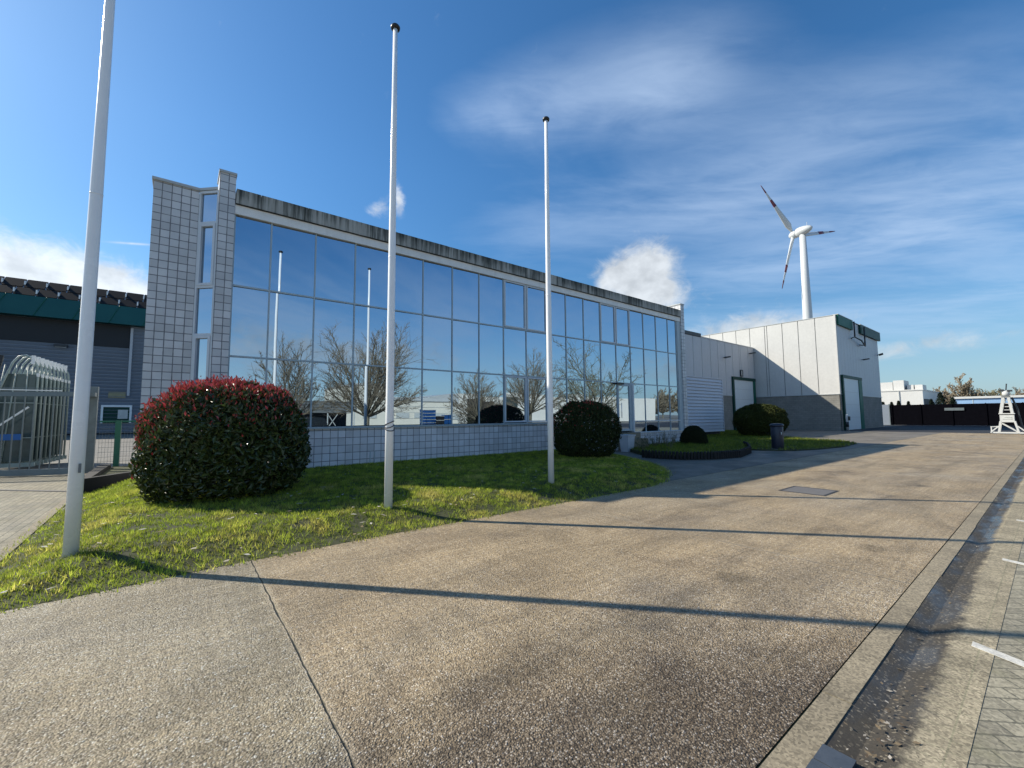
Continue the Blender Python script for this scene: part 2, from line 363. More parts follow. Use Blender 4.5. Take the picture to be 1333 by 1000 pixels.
MT = dict(
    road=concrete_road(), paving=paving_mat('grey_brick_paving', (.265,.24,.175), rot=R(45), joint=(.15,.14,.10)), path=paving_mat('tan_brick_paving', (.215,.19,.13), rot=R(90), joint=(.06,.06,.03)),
    yard=paving_mat('yard_slabs', (.155,.137,.112), 2.4, 2.4, 0, (.06,.055,.045)),
    silt=gutter_mat(), kerb=rough_conc('kerb_concrete', (.225,.19,.13)),
    far=rough_conc('far_ground', (.16,.15,.13)), asphalt=rough_conc('dark_asphalt', (.022,.022,.024)), soil=M('lawn_soil', (.045,.05,.017), .95, .4, 2), grass=leaf_mat('grass_blade', .5, .5, .3),
    tiles=tile_mat('white_square_tiles', (.63,.635,.645), .1893, .1965, off=(.02,.0)), tiles2=tile_mat('base_tiles', (.67,.69,.73), .2118, .2163, gw=.017, off=(0,.05)),
    fascia=fascia_mat(), glass=glass_mat(), frame=M('grey_blue_frame', (.38,.46,.50), .4, .08), lightframe=M('pale_frame', (.60,.64,.68), .4, .06),
    band=M('white_band', (.80,.79,.76), .5, .08, streak=.12), coping=M('metal_coping', (.42,.44,.44), .4, .1), dark=M('dark_void', (.02,.022,.025), .7),
    clad=M('grey_white_cladding', (.50,.51,.53), .5, .05, .4, streak=.08), cladw=M('white_cladding', (.53,.527,.508), .5, .04, .4, streak=.05),
    lap=M('white_lap_boards', (.58,.58,.62), .5, .06, .5), block=block_mat('grey_block', (.22,.215,.195)), green=M('green_trim', (.008,.10,.068), .5, .1, spec=.2), greend=M('dark_green_trim', (.008,.05,.038), .5, spec=.2),
    door=M('white_sectional_door', (.62,.67,.69), .45, .05), lamp=M('dark_lamp', (.03,.035,.04), .5), lens=M('pale_lens', (.5,.52,.5), .25), pole=M('white_lacquer', (.88,.89,.90), .25, .03, 2.5, fine=.015, streak=.06),
    black=M('black_plastic', (.015,.016,.018), .45), rope=M('dark_rope', (.05,.05,.06), .9), corr=M('blue_grey_sheet', (.21,.25,.31), .45, .08, .3), canopy=M('green_awning', (.01,.085,.075), .5, .1, .5),
    solar=M('solar_glass', (.010,.010,.011), .6, .1, spec=.1), alu=M('aluminium', (.62,.63,.64), .35, .1, metal=.6), galv=M('galvanised', (.15,.18,.19), .45, .15, 6, metal=.3), rack=M('rack_steel', (.30,.37,.345), .4, .15, 5),
    sheet=M('pale_glass_sheet', (.07,.10,.10), .12, .2, 3), clip=M('white_clip', (.85,.86,.84), .4), bluelabel=M('blue_label', (.02,.12,.38), .5), mesh=M('green_mesh', (.015,.12,.075), .5),
    blackwood=M('black_sleeper', (.014,.013,.012), .8, .3), bark=M('bark', (.17,.15,.105), .9, .3, 8), twig=M('twig', (.22,.18,.125), .9, .25, 6), barkw=M('mossy_twig', (.19,.18,.11), .9, .25, 6),
    leaf=leaf_mat('glossy_leaf', .27, .16, .45), leafd=leaf_mat('dark_leaf', .6, .08, .12), cream=M('cream_wall', (.74,.69,.58), .7, .06, .3), cream2=M('pale_cladding', (.78,.74,.66), .6, .05, .3),
    shutter=M('dark_shutter', (.05,.065,.06), .5), brown=M('brown_shutter', (.055,.045,.035), .5), bluebox=M('blue_plastic', (.008,.065,.22), .5, .1), greenbox=M('lime_pallet', (.28,.45,.08), .6), whitep=M('white_paint', (.52,.53,.52), .35, .05),
    carw=M('white_car_paint', (.78,.78,.78), .2, .02), card=M('dark_car_paint', (.02,.025,.03), .2, .02), carglass=M('car_glass', (.02,.025,.03), .05), tyre=M('tyre_rubber', (.02,.02,.02), .8), grey=M('mid_grey', (.16,.17,.17), .6),
    screen=M('black_screen_fabric', (.004,.004,.006), 1., .2, spec=.0), mark=M('worn_white_marking', (.46,.45,.41), .8, .45, 7, fine=.3), turb=M('turbine_white', (.52,.54,.55), .35, .03, .1), red=M('turbine_red', (.17,.03,.04), .5), bin=M('bin_dark_blue', (.022,.026,.045), .4),
    slate=M('blue_grey_stone', (.055,.066,.082), .45, .25, 8, bump=.2), iron=M('manhole_iron', (.13,.12,.11), .6, .2, 8, bump=.3), deadleaf=leaf_mat('fallen_leaf', .6, .1, .3), skyblue=M('pale_blue_wall', (.22,.36,.56), .5, .08, .4), pot=M('pale_pot', (.50,.53,.57), .5))

# ------------------------------------------------------------------ camera
F = Vector((0.61423091,0.78533937,0.07721701)); Rt = Vector((0.78801842,-0.61560837,-0.00730125)); Up = Vector((-0.04180148,-0.06533308,0.99698758))
cam = bpy.data.cameras.new('Camera'); co = bpy.data.objects.new('Camera', cam); COL.objects.link(co)
cam.sensor_fit = 'HORIZONTAL'; cam.sensor_width = 36; cam.lens = 550.841/1333*36; cam.clip_start = .05; cam.clip_end = 5000
co.matrix_world = Matrix(((Rt.x,Up.x,-F.x,0),(Rt.y,Up.y,-F.y,0),(Rt.z,Up.z,-F.z,1.6),(0,0,0,1)))
S.camera = co

# ------------------------------------------------------------------ light and sky
EL, AZ = R(35.2), R(131.5)
sl = bpy.data.lights.new('Sun', 'SUN'); sl.energy = 5.0; sl.angle = R(.5); sl.color = (1,.92,.78)
so = bpy.data.objects.new('Sun', sl); COL.objects.link(so)
sd = Vector((math.cos(AZ)*math.cos(EL), math.sin(AZ)*math.cos(EL), math.sin(EL)))
so.rotation_euler = sd.to_track_quat('Z', 'Y').to_euler(); so.location = sd*60
W = bpy.data.worlds.new('World'); S.world = W; W.use_nodes = True
def build_sky():
    N = NT(W.node_tree); bg = W.node_tree.nodes['Background']
    sky = N.n('ShaderNodeTexSky', sky_type='NISHITA'); sky.sun_disc = False; sky.sun_elevation = EL
    sky.sun_rotation = math.atan2(sd.x, sd.y) % (2*math.pi); sky.air_density = 1.0; sky.dust_density = .55; sky.ozone_density = 2.6; sky.altitude = 0
    tc = N.n('ShaderNodeTexCoord'); D = tc.outputs['Generated']
    nv = N.n('ShaderNodeVectorMath', operation='NORMALIZE'); N.l(D, nv.inputs[0]); D = nv.outputs[0]; X = N.xyz(D)
    az = N.m('MULTIPLY', N.m('ARCTAN2', X[1], X[0]), 180/math.pi); el = N.m('MULTIPLY', N.m('ARCSINE', X[2]), 180/math.pi)
    def blob(a, e, ra, re, amp, tilt=0.):
        da = N.m('SUBTRACT', az, a); de = N.m('SUBTRACT', el, e)
        if tilt: de = N.m('SUBTRACT', de, N.m('MULTIPLY', da, tilt))
        q = N.m('ADD', N.m('POWER', N.m('DIVIDE', N.m('ABSOLUTE', da), ra), 2.), N.m('POWER', N.m('DIVIDE', N.m('ABSOLUTE', de), re), 2.))
        return N.m('MULTIPLY', N.m('EXPONENT', N.m('MULTIPLY', q, -1.)), amp)
    def total(L):
        t = blob(*L[0])
        for q in L[1:]: t = N.m('ADD', t, blob(*q))
        return t
    # thin high cloud: streaky noise inside broad patches
    cir = total([(70.2,26.2,1.5,.9,.5,-.3),(67.2,27.2,.8,1.9,.62,.5),(68.8,25.7,2.4,.6,.4),(49,36.5,10,4.8,.85,-.05),(31,37.6,11,5.2,.95,.03),(14,31,13,3.6,.6,.06),(57,36,6,3,.35),(27,24.5,15,4.2,.72,.06),(4,21,14,5.,.62),(14,27,12,2.5,.35),(48,24,12,4,.38),(40,29,14,1.5,.3),
                 (22,14,26,5,.45),(3,9.5,18,3.,.42),(-15,18,20,9,.6),(16,17.5,14,2.,.4),(-60,15,36,8,.55),(-40,34,25,8,.4),(-100,11,40,6,.7),(-140,25,40,12,.6),(178,26,40,18,1.),(-178,26,40,18,1.)])
    # thin layer seen on a flat ceiling, drawn out by the wind
    zc = N.m('MAXIMUM', N.m('ADD', X[2], .04), .06)
    cx = N.m('DIVIDE', N.m('ADD', N.m('MULTIPLY', X[0], .788), N.m('MULTIPLY', X[1], -.616)), zc); cy = N.m('DIVIDE', N.m('ADD', N.m('MULTIPLY', X[0], .616), N.m('MULTIPLY', X[1], .788)), zc)
    v = N.comb(N.m('MULTIPLY', N.m('ADD', cx, N.m('MULTIPLY', cy, .12)), .55), N.m('MULTIPLY', cy, 1.35), 3.7)
    n1 = N.noise(v, 1.15, 8, .56, .6); n2 = N.noise(v, 5.5, 6, .6, .5)
    st = N.m('ADD', N.m('MULTIPLY', n1, .76), N.m('MULTIPLY', n2, .24))
    cir = N.m('MULTIPLY', cir, N.rng(st, .34, .66, .22, 1.15, True))
    cir = N.rng(cir, .08, 1.05, 0, .52)
    # cumulus: lumpy edges, bright tops
    cum = total([(100,11.5,7,4.2,1.05),(106,12,8,4.,1.),(95.5,11,3.5,3.2,.95),(92.6,9,3,3.,.8),(34.6,16.5,4.2,4.2,1.),(33.2,19.5,3,2.6,.72),(38.3,18.3,2.6,2.4,.8),(31,15.5,4,2.2,.6),(23,10,6,2.2,.85),(17,9.8,5,1.5,.6),
                 (69.9,26.1,1.6,1.0,.72,-.25),(67.3,27.1,.9,2.1,.78,.4),(6,6.7,6,1.0,.55),(-75,8,16,3,.8),(-110,9,18,4,.85),(-30,6,14,2,.7),(14,6,5,1.2,.5)])
    v2 = N.comb(N.m('MULTIPLY', az, .1), N.m('MULTIPLY', el, .13))
    f1 = N.noise(v2, 3.0, 10, .66, .5)
    trail = N.m('MULTIPLY', blob(94.7, 17.42, 1.5, .10, .55, -.17), N.rng(N.noise(D, 40., 3), .3, .6, .6, 1.))
    dens = N.rng(N.m('ADD', cum, N.m('MULTIPLY', N.m('SUBTRACT', f1, .5), 1.5)), .22, 1.12, 0, .86, True)
    shade = N.rng(N.noise(v2, 3.4, 5, .55), .35, .62, .74, 1.)
    sunny = N.rng(az, -20, 100, .60, .88)
    cc = N.n('ShaderNodeVectorMath', operation='SCALE'); cc.inputs[0].default_value = (.86,.90,.93); N.l(N.m('MULTIPLY', shade, sunny), cc.inputs['Scale'])
    cc2 = N.n('ShaderNodeVectorMath', operation='SCALE'); cc2.inputs[0].default_value = (.48,.605,.79); N.l(N.rng(az, -20, 100, .86, 1.1), cc2.inputs['Scale'])
    hz = N.m('MULTIPLY', N.m('EXPONENT', N.m('MULTIPLY', N.m('POWER', N.m('DIVIDE', N.m('ABSOLUTE', el), 9.), 2.), -1.)), .62)
    hs = N.n('ShaderNodeHueSaturation'); hs.inputs['Saturation'].default_value = 1.22; hs.inputs['Value'].default_value = 1.; N.l(sky.outputs[0], hs.inputs['Color'])
    tn = N.n('ShaderNodeVectorMath', operation='MULTIPLY'); N.l(hs.outputs[0], tn.inputs[0]); tn.inputs[1].default_value = (.80,1.03,1.10)
    k = N.n('ShaderNodeVectorMath', operation='SCALE'); N.l(tn.outputs[0], k.inputs[0]); N.l(N.m('MULTIPLY', N.rng(el, 0, 30, .80, 1.), SKY), k.inputs['Scale'])
    hc = N.mix(N.rng(N.m('ABSOLUTE', N.m('SUBTRACT', az, 5.)), 12, 105, 0, 1), (.26,.35,.46), (.64,.77,.86)); c = N.mix(hz, k.outputs[0], hc); c = N.mix(cir, c, cc2.outputs[0]); c = N.mix(trail, c, cc.outputs[0]); c = N.mix(dens, c, cc.outputs[0])
    N.l(c, bg.inputs['Color']); bg.inputs['Strength'].default_value = 1.
SKY = .103
build_sky()
S.view_settings.view_transform = 'Standard'; S.view_settings.look = 'None'; S.view_settings.exposure = .5; S.view_settings.gamma = 1

# ------------------------------------------------------------------ ground and roads
tag(obj('ground', MB().poly([(-900,-900,-.15),(1500,-900,-.15),(1500,1200,-.15),(-900,1200,-.15)]), MT['far']), kind='structure')
tag(obj('yard_paving', MB().poly([(8.4,5.95,-.004),(82,5.95,-.004),(82,24,-.004),(8.4,24,-.004)]), MT['yard']), kind='structure')
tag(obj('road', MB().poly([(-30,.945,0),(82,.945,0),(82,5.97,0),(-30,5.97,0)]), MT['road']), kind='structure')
mb = MB(); xs = np.arange(-20, 82.1, 1.0)
prof = [(.94,0.),(.80,0.004),(.80,-.006),(.69,-.034),(.60,-.012),(.555,0.)]
def strip(i0, i1):
    q = MB()
    for a, b_ in zip(xs[:-1], xs[1:]):
        for i in range(i0, i1):
            q.poly([(a,prof[i][0],prof[i][1]),(a,prof[i+1][0],prof[i+1][1]),(b_,prof[i+1][0],prof[i+1][1]),(b_,prof[i][0],prof[i][1])][::1])
    return q
mb = MB()
for x in np.arange(-20,81.6,1.0):
    j_ = random.uniform(-.004,.004); mb.box(x+.004,x+.996,.80+j_,.937+j_*.5,-.06,-.001+random.uniform(-.003,.002))
tag(obj('kerb', mb, MT['kerb']), kind='structure')
tag(obj('gutter', strip(2,5), MT['silt']), kind='structure')
tag(obj('kerb_joint', MB().box(-20,82,.937,.946,-.06,-.006), MT['soil']), kind='structure')
tag(obj('paving_border', MB().box(-20,82,.352,.555,-.06,.0), MT['silt']), kind='structure')
tag(obj('pavement', MB().poly([(-20,-7.5,-.004),(82,-7.5,-.004),(82,.36,-.003),(-20,.36,-.003)]), MT['paving']), kind='structure')
tag(obj('path', MB().poly([(-14,5.97,-.002),(-1.4,5.97,-.002),(-1.55,18.6,-.002),(-14,24,-.002)]), MT['path']), kind='structure')
tag(obj('path_edge', MB().prism([(-1.62,5.9),(-1.50,5.9),(-1.60,10),(-1.70,14),(-1.82,14),(-1.72,10)], -.02, .012), MT['kerb']), kind='structure')
for i, x in enumerate((4.41,7.18,9.95,12.7,15.5,18.2,21.)):
    mb = MB().hexa([(x-.045,.46,.001),(x+.045,.46,.001),(x-2.11,-4.4,.001),(x-2.2,-4.4,.001),(x-.045,.46,.004),(x+.045,.46,.004),(x-2.11,-4.4,.004),(x-2.2,-4.4,.004)])
    tag(obj('road_marking', mb, MT['mark']), kind='structure')
tag(obj('asphalt_yard', MB().poly([(50.3,-30,.004),(120,-30,.004),(120,13.4,.004),(51,13.0,.004)]), MT['asphalt']), kind='structure')
# far verge and street behind the viewpoint
tag(obj('street', MB().poly([(-80,-22,-.01),(160,-22,-.01),(160,-7.6,-.01),(-80,-7.6,-.01)]), MT['yard']), kind='structure')

# lawn sheet that rises a little towards the building
LAWN = [(-1.55,5.55),(-.6,5.58),(.5,5.70),(2.2,5.74),(5,5.74),(7.2,5.73),(8.46,5.74),(9.3,5.95),(10.4,6.5),(11.41,7.2),(12.4,8.2),(13.12,9.2),(13.5,10.2),(13.75,11.2),(14.3,12.2),(15.0,12.95),(-.74,12.95),(-.78,13.4),(-1.6,13.1),(-1.58,9.9),(-1.52,7.3)]
def lawnz(x, y):
    """height of the lawn: a low mound that starts at the road, path and paving edges and runs up to the building"""
    x = np.atleast_1d(np.asarray(x, float)); y = np.atleast_1d(np.asarray(y, float)); d = np.full(x.shape, 9.)
    E = [(-1.6,13.1),(-1.58,9.9),(-1.52,7.3)] + LAWN[:16]
    for (x1,y1),(x2,y2) in zip(E[:-1], E[1:]):
        t = np.clip(((x-x1)*(x2-x1)+(y-y1)*(y2-y1))/((x2-x1)**2+(y2-y1)**2), 0, 1); d = np.minimum(d, np.hypot(x-x1-t*(x2-x1), y-y1-t*(y2-y1)))
    k = np.clip(d/1.0, 0, 1); k = k*k*(3-2*k)
    return .006 + k*(.17+.06*np.clip((y-6.5)/6., 0, 1))
def inpoly(px, py, poly):
    c = np.zeros(len(px), bool); n = len(poly)
    for i in range(n):
        (x1,y1),(x2,y2) = poly[i], poly[i-1]
        with np.errstate(divide='ignore', invalid='ignore'):
            c ^= ((y1 > py) != (y2 > py)) & (px < (x2-x1)*(py-y1)/((y2-y1) or 1e-9)+x1)
    return c
def sheet(poly, zf, step=.5):
    """ground patch: grid triangulated inside an outline"""
    mb = MB(); mb.poly([(x,y,zf(x,y)) for x,y in poly]); mb.poly([(x,y,-.05) for x,y in poly][::-1])
    n = len(poly)
    for i in range(n):
        a, b_ = poly[i], poly[(i+1)%n]; mb.poly([(*a,-.05),(*b_,-.05),(*b_,zf(*b_)),(*a,zf(*a))])
    return mb
import bmesh
bm = bmesh.new(); bm.faces.new([bm.verts.new((x,y,0)) for x, y in LAWN]); bmesh.ops.triangulate(bm, faces=bm.faces[:])
for _ in range(6):
    long_ = [e for e in bm.edges if e.calc_length() > .45]
    if not long_: break
    bmesh.ops.subdivide_edges(bm, edges=long_, cuts=1); bmesh.ops.triangulate(bm, faces=bm.faces[:])
zz = lawnz([v.co.x for v in bm.verts], [v.co.y for v in bm.verts])
for v, z in zip(bm.verts, zz): v.co.z = z-.004
bmesh.ops.recalc_face_normals(bm, faces=bm.faces[:])
me = bpy.data.meshes.new('lawn'); bm.to_mesh(me); bm.free(); me.materials.append(MT['soil'])
if me.polygons[0].normal.z < 0: me.flip_normals()
lw = bpy.data.objects.new('lawn', me); link(lw); tag(lw, kind='structure')
BED = [(14.2,9.3),(14.5,8.4),(15.4,7.8),(16.8,7.55),(19,8.1),(21.6,9.35),(24,10.6),(26,13),(26,15.8),(17.6,13.8),(16.2,12.2),(15.2,10.9)]
BED2 = [(20.6,8.75),(20.8,8.1),(21.6,7.2),(23.2,6.75),(25.8,6.5),(29.0,6.75),(31.0,8.0),(32,10),(36,14),(44,18),(44,20.6),(27,20.6),(25.6,13.2),(24.2,10.3),(22.5,9.5)]
tag(obj('bed_soil', sheet(BED, lambda x,y: .14), MT['soil']), kind='structure')
tag(obj('verge', sheet(BED2, lambda x,y: .05), MT['soil']), kind='structure')

def blades(poly, n, zf, h=(.02,.05), w=.011, seed=1, dry=.5, fringe=.07, dark=1.):
    rg = np.random.default_rng(seed); A = np.array(poly); lo, hi = A.min(0)-.1, A.max(0)+.1
    x = rg.uniform(lo[0], hi[0], n*3); y = rg.uniform(lo[1], hi[1], n*3); k = inpoly(x+rg.normal(0,fringe,n*3), y+rg.normal(0,fringe,n*3), poly); x, y = x[k][:n], y[k][:n]; n = len(x)
    def fbm(sx, sy): return np.array([mnoise.fractal(Vector((a*sx, b*sy, seed*3.1)), 1., 2., 4) for a, b in zip(x, y)])
    t = fbm(1.3,1.3); t2 = fbm(3.5,3.5)
    t3 = fbm(9.,9.)
    kp = (t2 > -.38) | (rg.uniform(0,1,n) < .25); x, y, t, t2, t3 = x[kp], y[kp], t[kp], t2[kp], t3[kp]; n = len(x)
    z = np.broadcast_to(np.asarray(zf(x,y), float), x.shape).copy()
    hh = np.maximum(.012, rg.uniform(*h, n)*(1+.4*t+.75*t3)); th = rg.uniform(0, 6.283, n); ln = rg.normal(0, .55, (n,2))*hh[:,None]
    ww = w*rg.uniform(.6,1.4,n)
    V = np.zeros((n,3,3)); dx = np.cos(th)*ww/2; dy = np.sin(th)*ww/2
    V[:,0] = np.stack([x-dx,y-dy,z-.012],1); V[:,1] = np.stack([x+dx,y+dy,z-.012],1); V[:,2] = np.stack([x+ln[:,0],y+ln[:,1],z+hh],1)
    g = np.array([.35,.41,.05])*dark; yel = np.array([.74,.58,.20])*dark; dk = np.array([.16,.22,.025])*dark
    q = np.clip(.5+.9*t2+rg.normal(0,.25,n),0,1)[:,None]; c = dk*(1-q)+g*q
    p = np.clip((t+.25*rg.normal(0,1,n)-.12)*1.9,0,1)[:,None]*dry*np.clip(1.35-.18*np.abs(y-6.2),0.15,1)[:,None]; c = c*(1-p)+yel*p
    c *= (rg.uniform(.7,1.3,n)*np.clip(1+.85*t3,.3,1.8))[:,None]
    return V.reshape(-1,3), np.arange(n*3).reshape(-1,3), np.repeat(c,3,0)
V, Fc, c = blades(LAWN, 290000, lawnz, seed=3)
tag(npmesh('grass', V, Fc, MT['grass'], col=c), 'short sunlit green grass with a few yellow dry patches by the road', 'grass', kind='stuff')
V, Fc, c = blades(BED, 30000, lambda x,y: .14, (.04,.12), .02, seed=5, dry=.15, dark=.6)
tag(npmesh('bed_grass', V, Fc, MT['grass'], col=c), 'rough dark grass inside the kidney shaped bed', 'grass', kind='stuff')
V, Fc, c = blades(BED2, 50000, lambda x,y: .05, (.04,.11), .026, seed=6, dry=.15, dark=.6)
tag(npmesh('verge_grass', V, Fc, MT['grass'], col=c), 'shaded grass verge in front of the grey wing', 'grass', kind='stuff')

def scatter_leaves(name, pts, label, size=(.03,.06), cols=((.45,.40,.30),(.30,.22,.12),(.55,.52,.45))):
    V = []; Fq = []; C = []
    for x, y, z in pts:
        s = random.uniform(*size); t = random.uniform(0,6.28); tl = random.uniform(-.5,.5); cs, sn = math.cos(t), math.sin(t)
        o = len(V)
        for a, b_, h in ((-1,0,.1),(0,-.45,0),(1,0,.35*tl),(0,.45,.12)):
            V.append((x+s*(a*cs-b_*sn), y+s*(a*sn+b_*cs), z+s*h+.006))
        Fq.append((o,o+1,o+2,o+3)); c = random.choice(cols); k = random.uniform(.7,1.2); C += [[q*k for q in c]]*4
    return tag(npmesh(name, V, Fq, MT['deadleaf'], col=np.array(C)), label, 'leaves', kind='stuff')
pts = []
while len(pts) < 420:
    x, y = random.uniform(-1.5,13.5), random.uniform(5.6,13.6)
    if inpoly(np.array([x]), np.array([y]), LAWN)[0] and random.random() < 1.2-.07*(y-5.6): pts.append((x,y,float(lawnz(x,y)[0])+.03))
scatter_leaves('fallen_leaves', pts, 'pale dry leaves fallen on the sunlit lawn', (.02,.05))
pts = [(random.gauss(2.75,.28), random.gauss(.64,.06), 0) for _ in range(60)] + [(random.uniform(2,14), random.gauss(.68,.06), -.03) for _ in range(160)] + [(random.uniform(1,12), random.uniform(.95,5.5), 0) for _ in range(45)]
scatter_leaves('leaf_litter', pts, 'brown leaf litter along the dark wet gutter', (.008,.022), ((.20,.15,.09),(.11,.08,.05),(.40,.36,.30)))

# stone blocks of the drain and a manhole cover
t = thing('gully_cover', 'blue grey stone gully cover in the gutter at the bottom of the road', 'drain cover', (2.40,.745,0))
obj('stone_slab', MB().box(2.26,2.385,.67,.80,-.04,.006), MT['slate'], t); obj('stone_slab', MB().box(2.395,2.53,.67,.80,-.04,.004), MT['slate'], t)
t = thing('manhole_cover', 'square iron manhole cover set into the aggregate road', 'manhole cover', (10.5,3.3,0))
obj('frame', MB().box(10.05,10.95,2.88,2.93,-.02,.004).box(10.05,10.95,3.67,3.72,-.02,.004).box(10.05,10.10,2.93,3.67,-.02,.004).box(10.90,10.95,2.93,3.67,-.02,.004), MT['dark'], t)
obj('lid', MB().box(10.10,10.90,2.93,3.67,-.02,.003), MT['iron'], t)

# ------------------------------------------------------------------ flagpoles
FP = 'white flagpoles in a row on the lawn'
def flagpole(x, y, label, wraps):
    z0 = float(lawnz(x,y)[0])-.01
    t = thing('flagpole', label, 'flagpole', (x,y,z0), FP)
    H = 8.39-z0
    obj('pole', MB().tube([(x,y,z0-.2),(x,y,z0+1.8),(x,y,z0+4.2),(x,y,z0+6.3),(x,y,z0+H)], [.066,.064,.058,.048,.038], 48), MT['pole'], t, True)
    c = obj('cap', MB().lathe((x,y,z0+H-.02), [(.046,0),(.076,.012),(.081,.045),(.067,.068),(.02,.085)], 20), MT['black'], t, True)
    obj('joint_ring', MB().lathe((x,y,z0+4.1), [(.0585,0),(.061,.004),(.061,.02),(.0585,.024)], 24), MT['pole'], t, True)
    if wraps:
        for k in range(3):
            zc = z0+1.25+.05*k
            obj('rope_wrap', MB().tube([(x+.071*math.cos(a), y+.071*math.sin(a), zc+.03*math.sin(a*1.+k)) for a in np.linspace(0,6.283,17)], .008, 6), MT['rope'], t, True)
    else:
        obj('cleat', MB().box(x+.022,x+.042,y-.08,y-.055,z0+.9,z0+1.0), MT['grey'], t)
    return t
flagpole(-.885,6.74,'tallest looking white flagpole, nearest the brick path and cut off by the top', False)
flagpole(2.683,6.67,'white flagpole with dark rope wound round it, between the other two', True)
flagpole(6.336,6.76,'white flagpole beside the round clipped shrub at the entrance', False)

# ------------------------------------------------------------------ office building
GY = 14.20
ob = thing('office_building', 'two storey office building with long mirrored glass front and white tiled piers', 'building', (12,14.2,.09))
obj('wall', MB().box(-.80,.98,15.0,26,-.4,8.1).box(.98,24.55,14.60,26,-.4,8.05), MT['dark'], ob)
obj('tiled_wall', MB().box(-.84,.16,14.74,14.99,-.4,8.14).box(-.84,-.60,14.99,26,-.4,8.14), MT['tiles'], ob)
obj('pier', MB().box(.60,.985,14.12,14.97,-.4,8.60), MT['tiles'], ob)
obj('pier', MB().box(24.55,24.94,14.10,20.8,-.4,8.60), MT['tiles'], ob)
obj('coping', MB().box(.575,1.005,14.09,15.0,8.60,8.665), MT['coping'], ob); obj('coping', MB().box(24.52,24.97,14.07,20.8,8.60,8.66), MT['coping'], ob)
cp = MB(); cp.prism([(-.88,14.69),(.17,14.69),(.575,14.285),(.575,14.40),(.20,14.80),(-.88,14.80)], 8.14, 8.215); cp.box(-.88,-.56,14.80,26,8.14,8.215)
obj('coping', cp, MT['coping'], ob)
obj('roof', MB().box(-.5,24.5,14.9,26,8.05,8.12), MT['grey'], ob)
fa = MB(); fx = np.concatenate([[1.0,1.62],np.arange(1.62+1.25*1,24.5,1.25*1.0)]); fx = [1.0,1.62,2.9] + list(np.arange(4.15,24.4,1.25)) + [24.54]
for a, b_ in zip(fx[:-1], fx[1:]): fa.box(a+.006,b_-.006,14.06,14.5,7.775,8.205+random.uniform(-.006,.006))
obj('fascia', fa, MT['fascia'], ob)
obj('soffit_band', MB().box(.99,24.54,14.14,14.5,7.49,7.76), MT['band'], ob)
obj('drip_edge', MB().box(1.0,24.54,14.075,14.5,7.76,7.776), MT['dark'], ob)
obj('base_wall', MB().box(.99,18.15,14.15,14.59,-.4,1.265), MT['tiles2'], ob)
obj('base_wall', MB().box(18.19,24.54,14.17,14.59,-.4,.66), MT['tiles2'], ob)
obj('sill', MB().box(.985,18.15,14.08,14.58,1.268,1.33), MT['frame'], ob)
obj('sill', MB().box(19.46,24.54,14.09,14.58,.662,.72), MT['lightframe'], ob)
# glazing grid: 20 columns, three rows
mx = [.99] + [1.94+1.25*k for k in range(18)] + [24.13]
mx = mx[:1] + mx[1:19] + [24.13]
rows = [(1.33,3.37),(3.37,5.41),(5.41,7.49)]
for i, x in enumerate(mx):
    w = .042 if 0 < i < len(mx)-1 else .07
    z0 = 1.331 if x < 18.1 else .722
    obj('mullion', MB().box(x-w/2,x+w/2,14.205,14.40,z0,7.489), MT['frame'], ob)
obj('jamb', MB().box(24.166,24.548,14.17,14.45,.722,7.489), MT['frame'], ob)
for z in (3.37,5.41): obj('transom', MB().box(.955,24.16,14.20,14.39,z-.024,z+.024), MT['frame'], ob)
obj('transom', MB().box(19.46,24.16,14.149,14.39,1.29,1.34), MT['lightframe'], ob)
rg = random.Random(4)
def pane(x0, x1, z0, z1, name='glass_pane'):
    ya = GY + .045; a = R(-.9 + rg.gauss(0,.15)); t = rg.gauss(0,.0022); dx = x1-x0; dz = z1-z0
    s = math.tan(a)
    def y(x, z): return ya + (x-(x0+x1)/2)*s + (z-(z0+z1)/2)*t
    p = [(x0,y(x0,z0),z0),(x1,y(x1,z0),z0),(x1,y(x1,z0)+.02,z0),(x0,y(x0,z0)+.02,z0),(x0,y(x0,z1),z1),(x1,y(x1,z1),z1),(x1,y(x1,z1)+.02,z1),(x0,y(x0,z1)+.02,z1)]
    return obj(name, MB().hexa(p), MT['glass'], ob)
def casement(x0, x1, z0, z1):
    f = .06; y0, y1 = 14.185, 14.24
    mb = MB().box(x0,x0+f,y0,y1,z0,z1).box(x1-f,x1,y0,y1,z0,z1).box(x0+f,x1-f,y0,y1,z0,z0+f).box(x0+f,x1-f,y0,y1,z1-f,z1)
    obj('casement_frame', mb, MT['lightframe'], ob)
for r_, (z0, z1) in enumerate(rows):
    for i in range(len(mx)-1):
        a, b_ = mx[i]+.018, mx[i+1]-.018
        if r_ == 0 and i == 14: continue
        if r_ == 0 and i > 14: pane(a,b_,.722,1.29); pane(a,b_,1.34,z1-.02); continue
        pane(a,b_,z0+.02,z1-.02)
for r_, i in ((2,8),(2,9),(0,8),(0,9),(2,13),(2,14)):
    z0, z1 = rows[r_]; casement(mx[i]+.028,mx[i+1]-.028,z0+.035,z1-(.035 if r_ < 2 else .01))
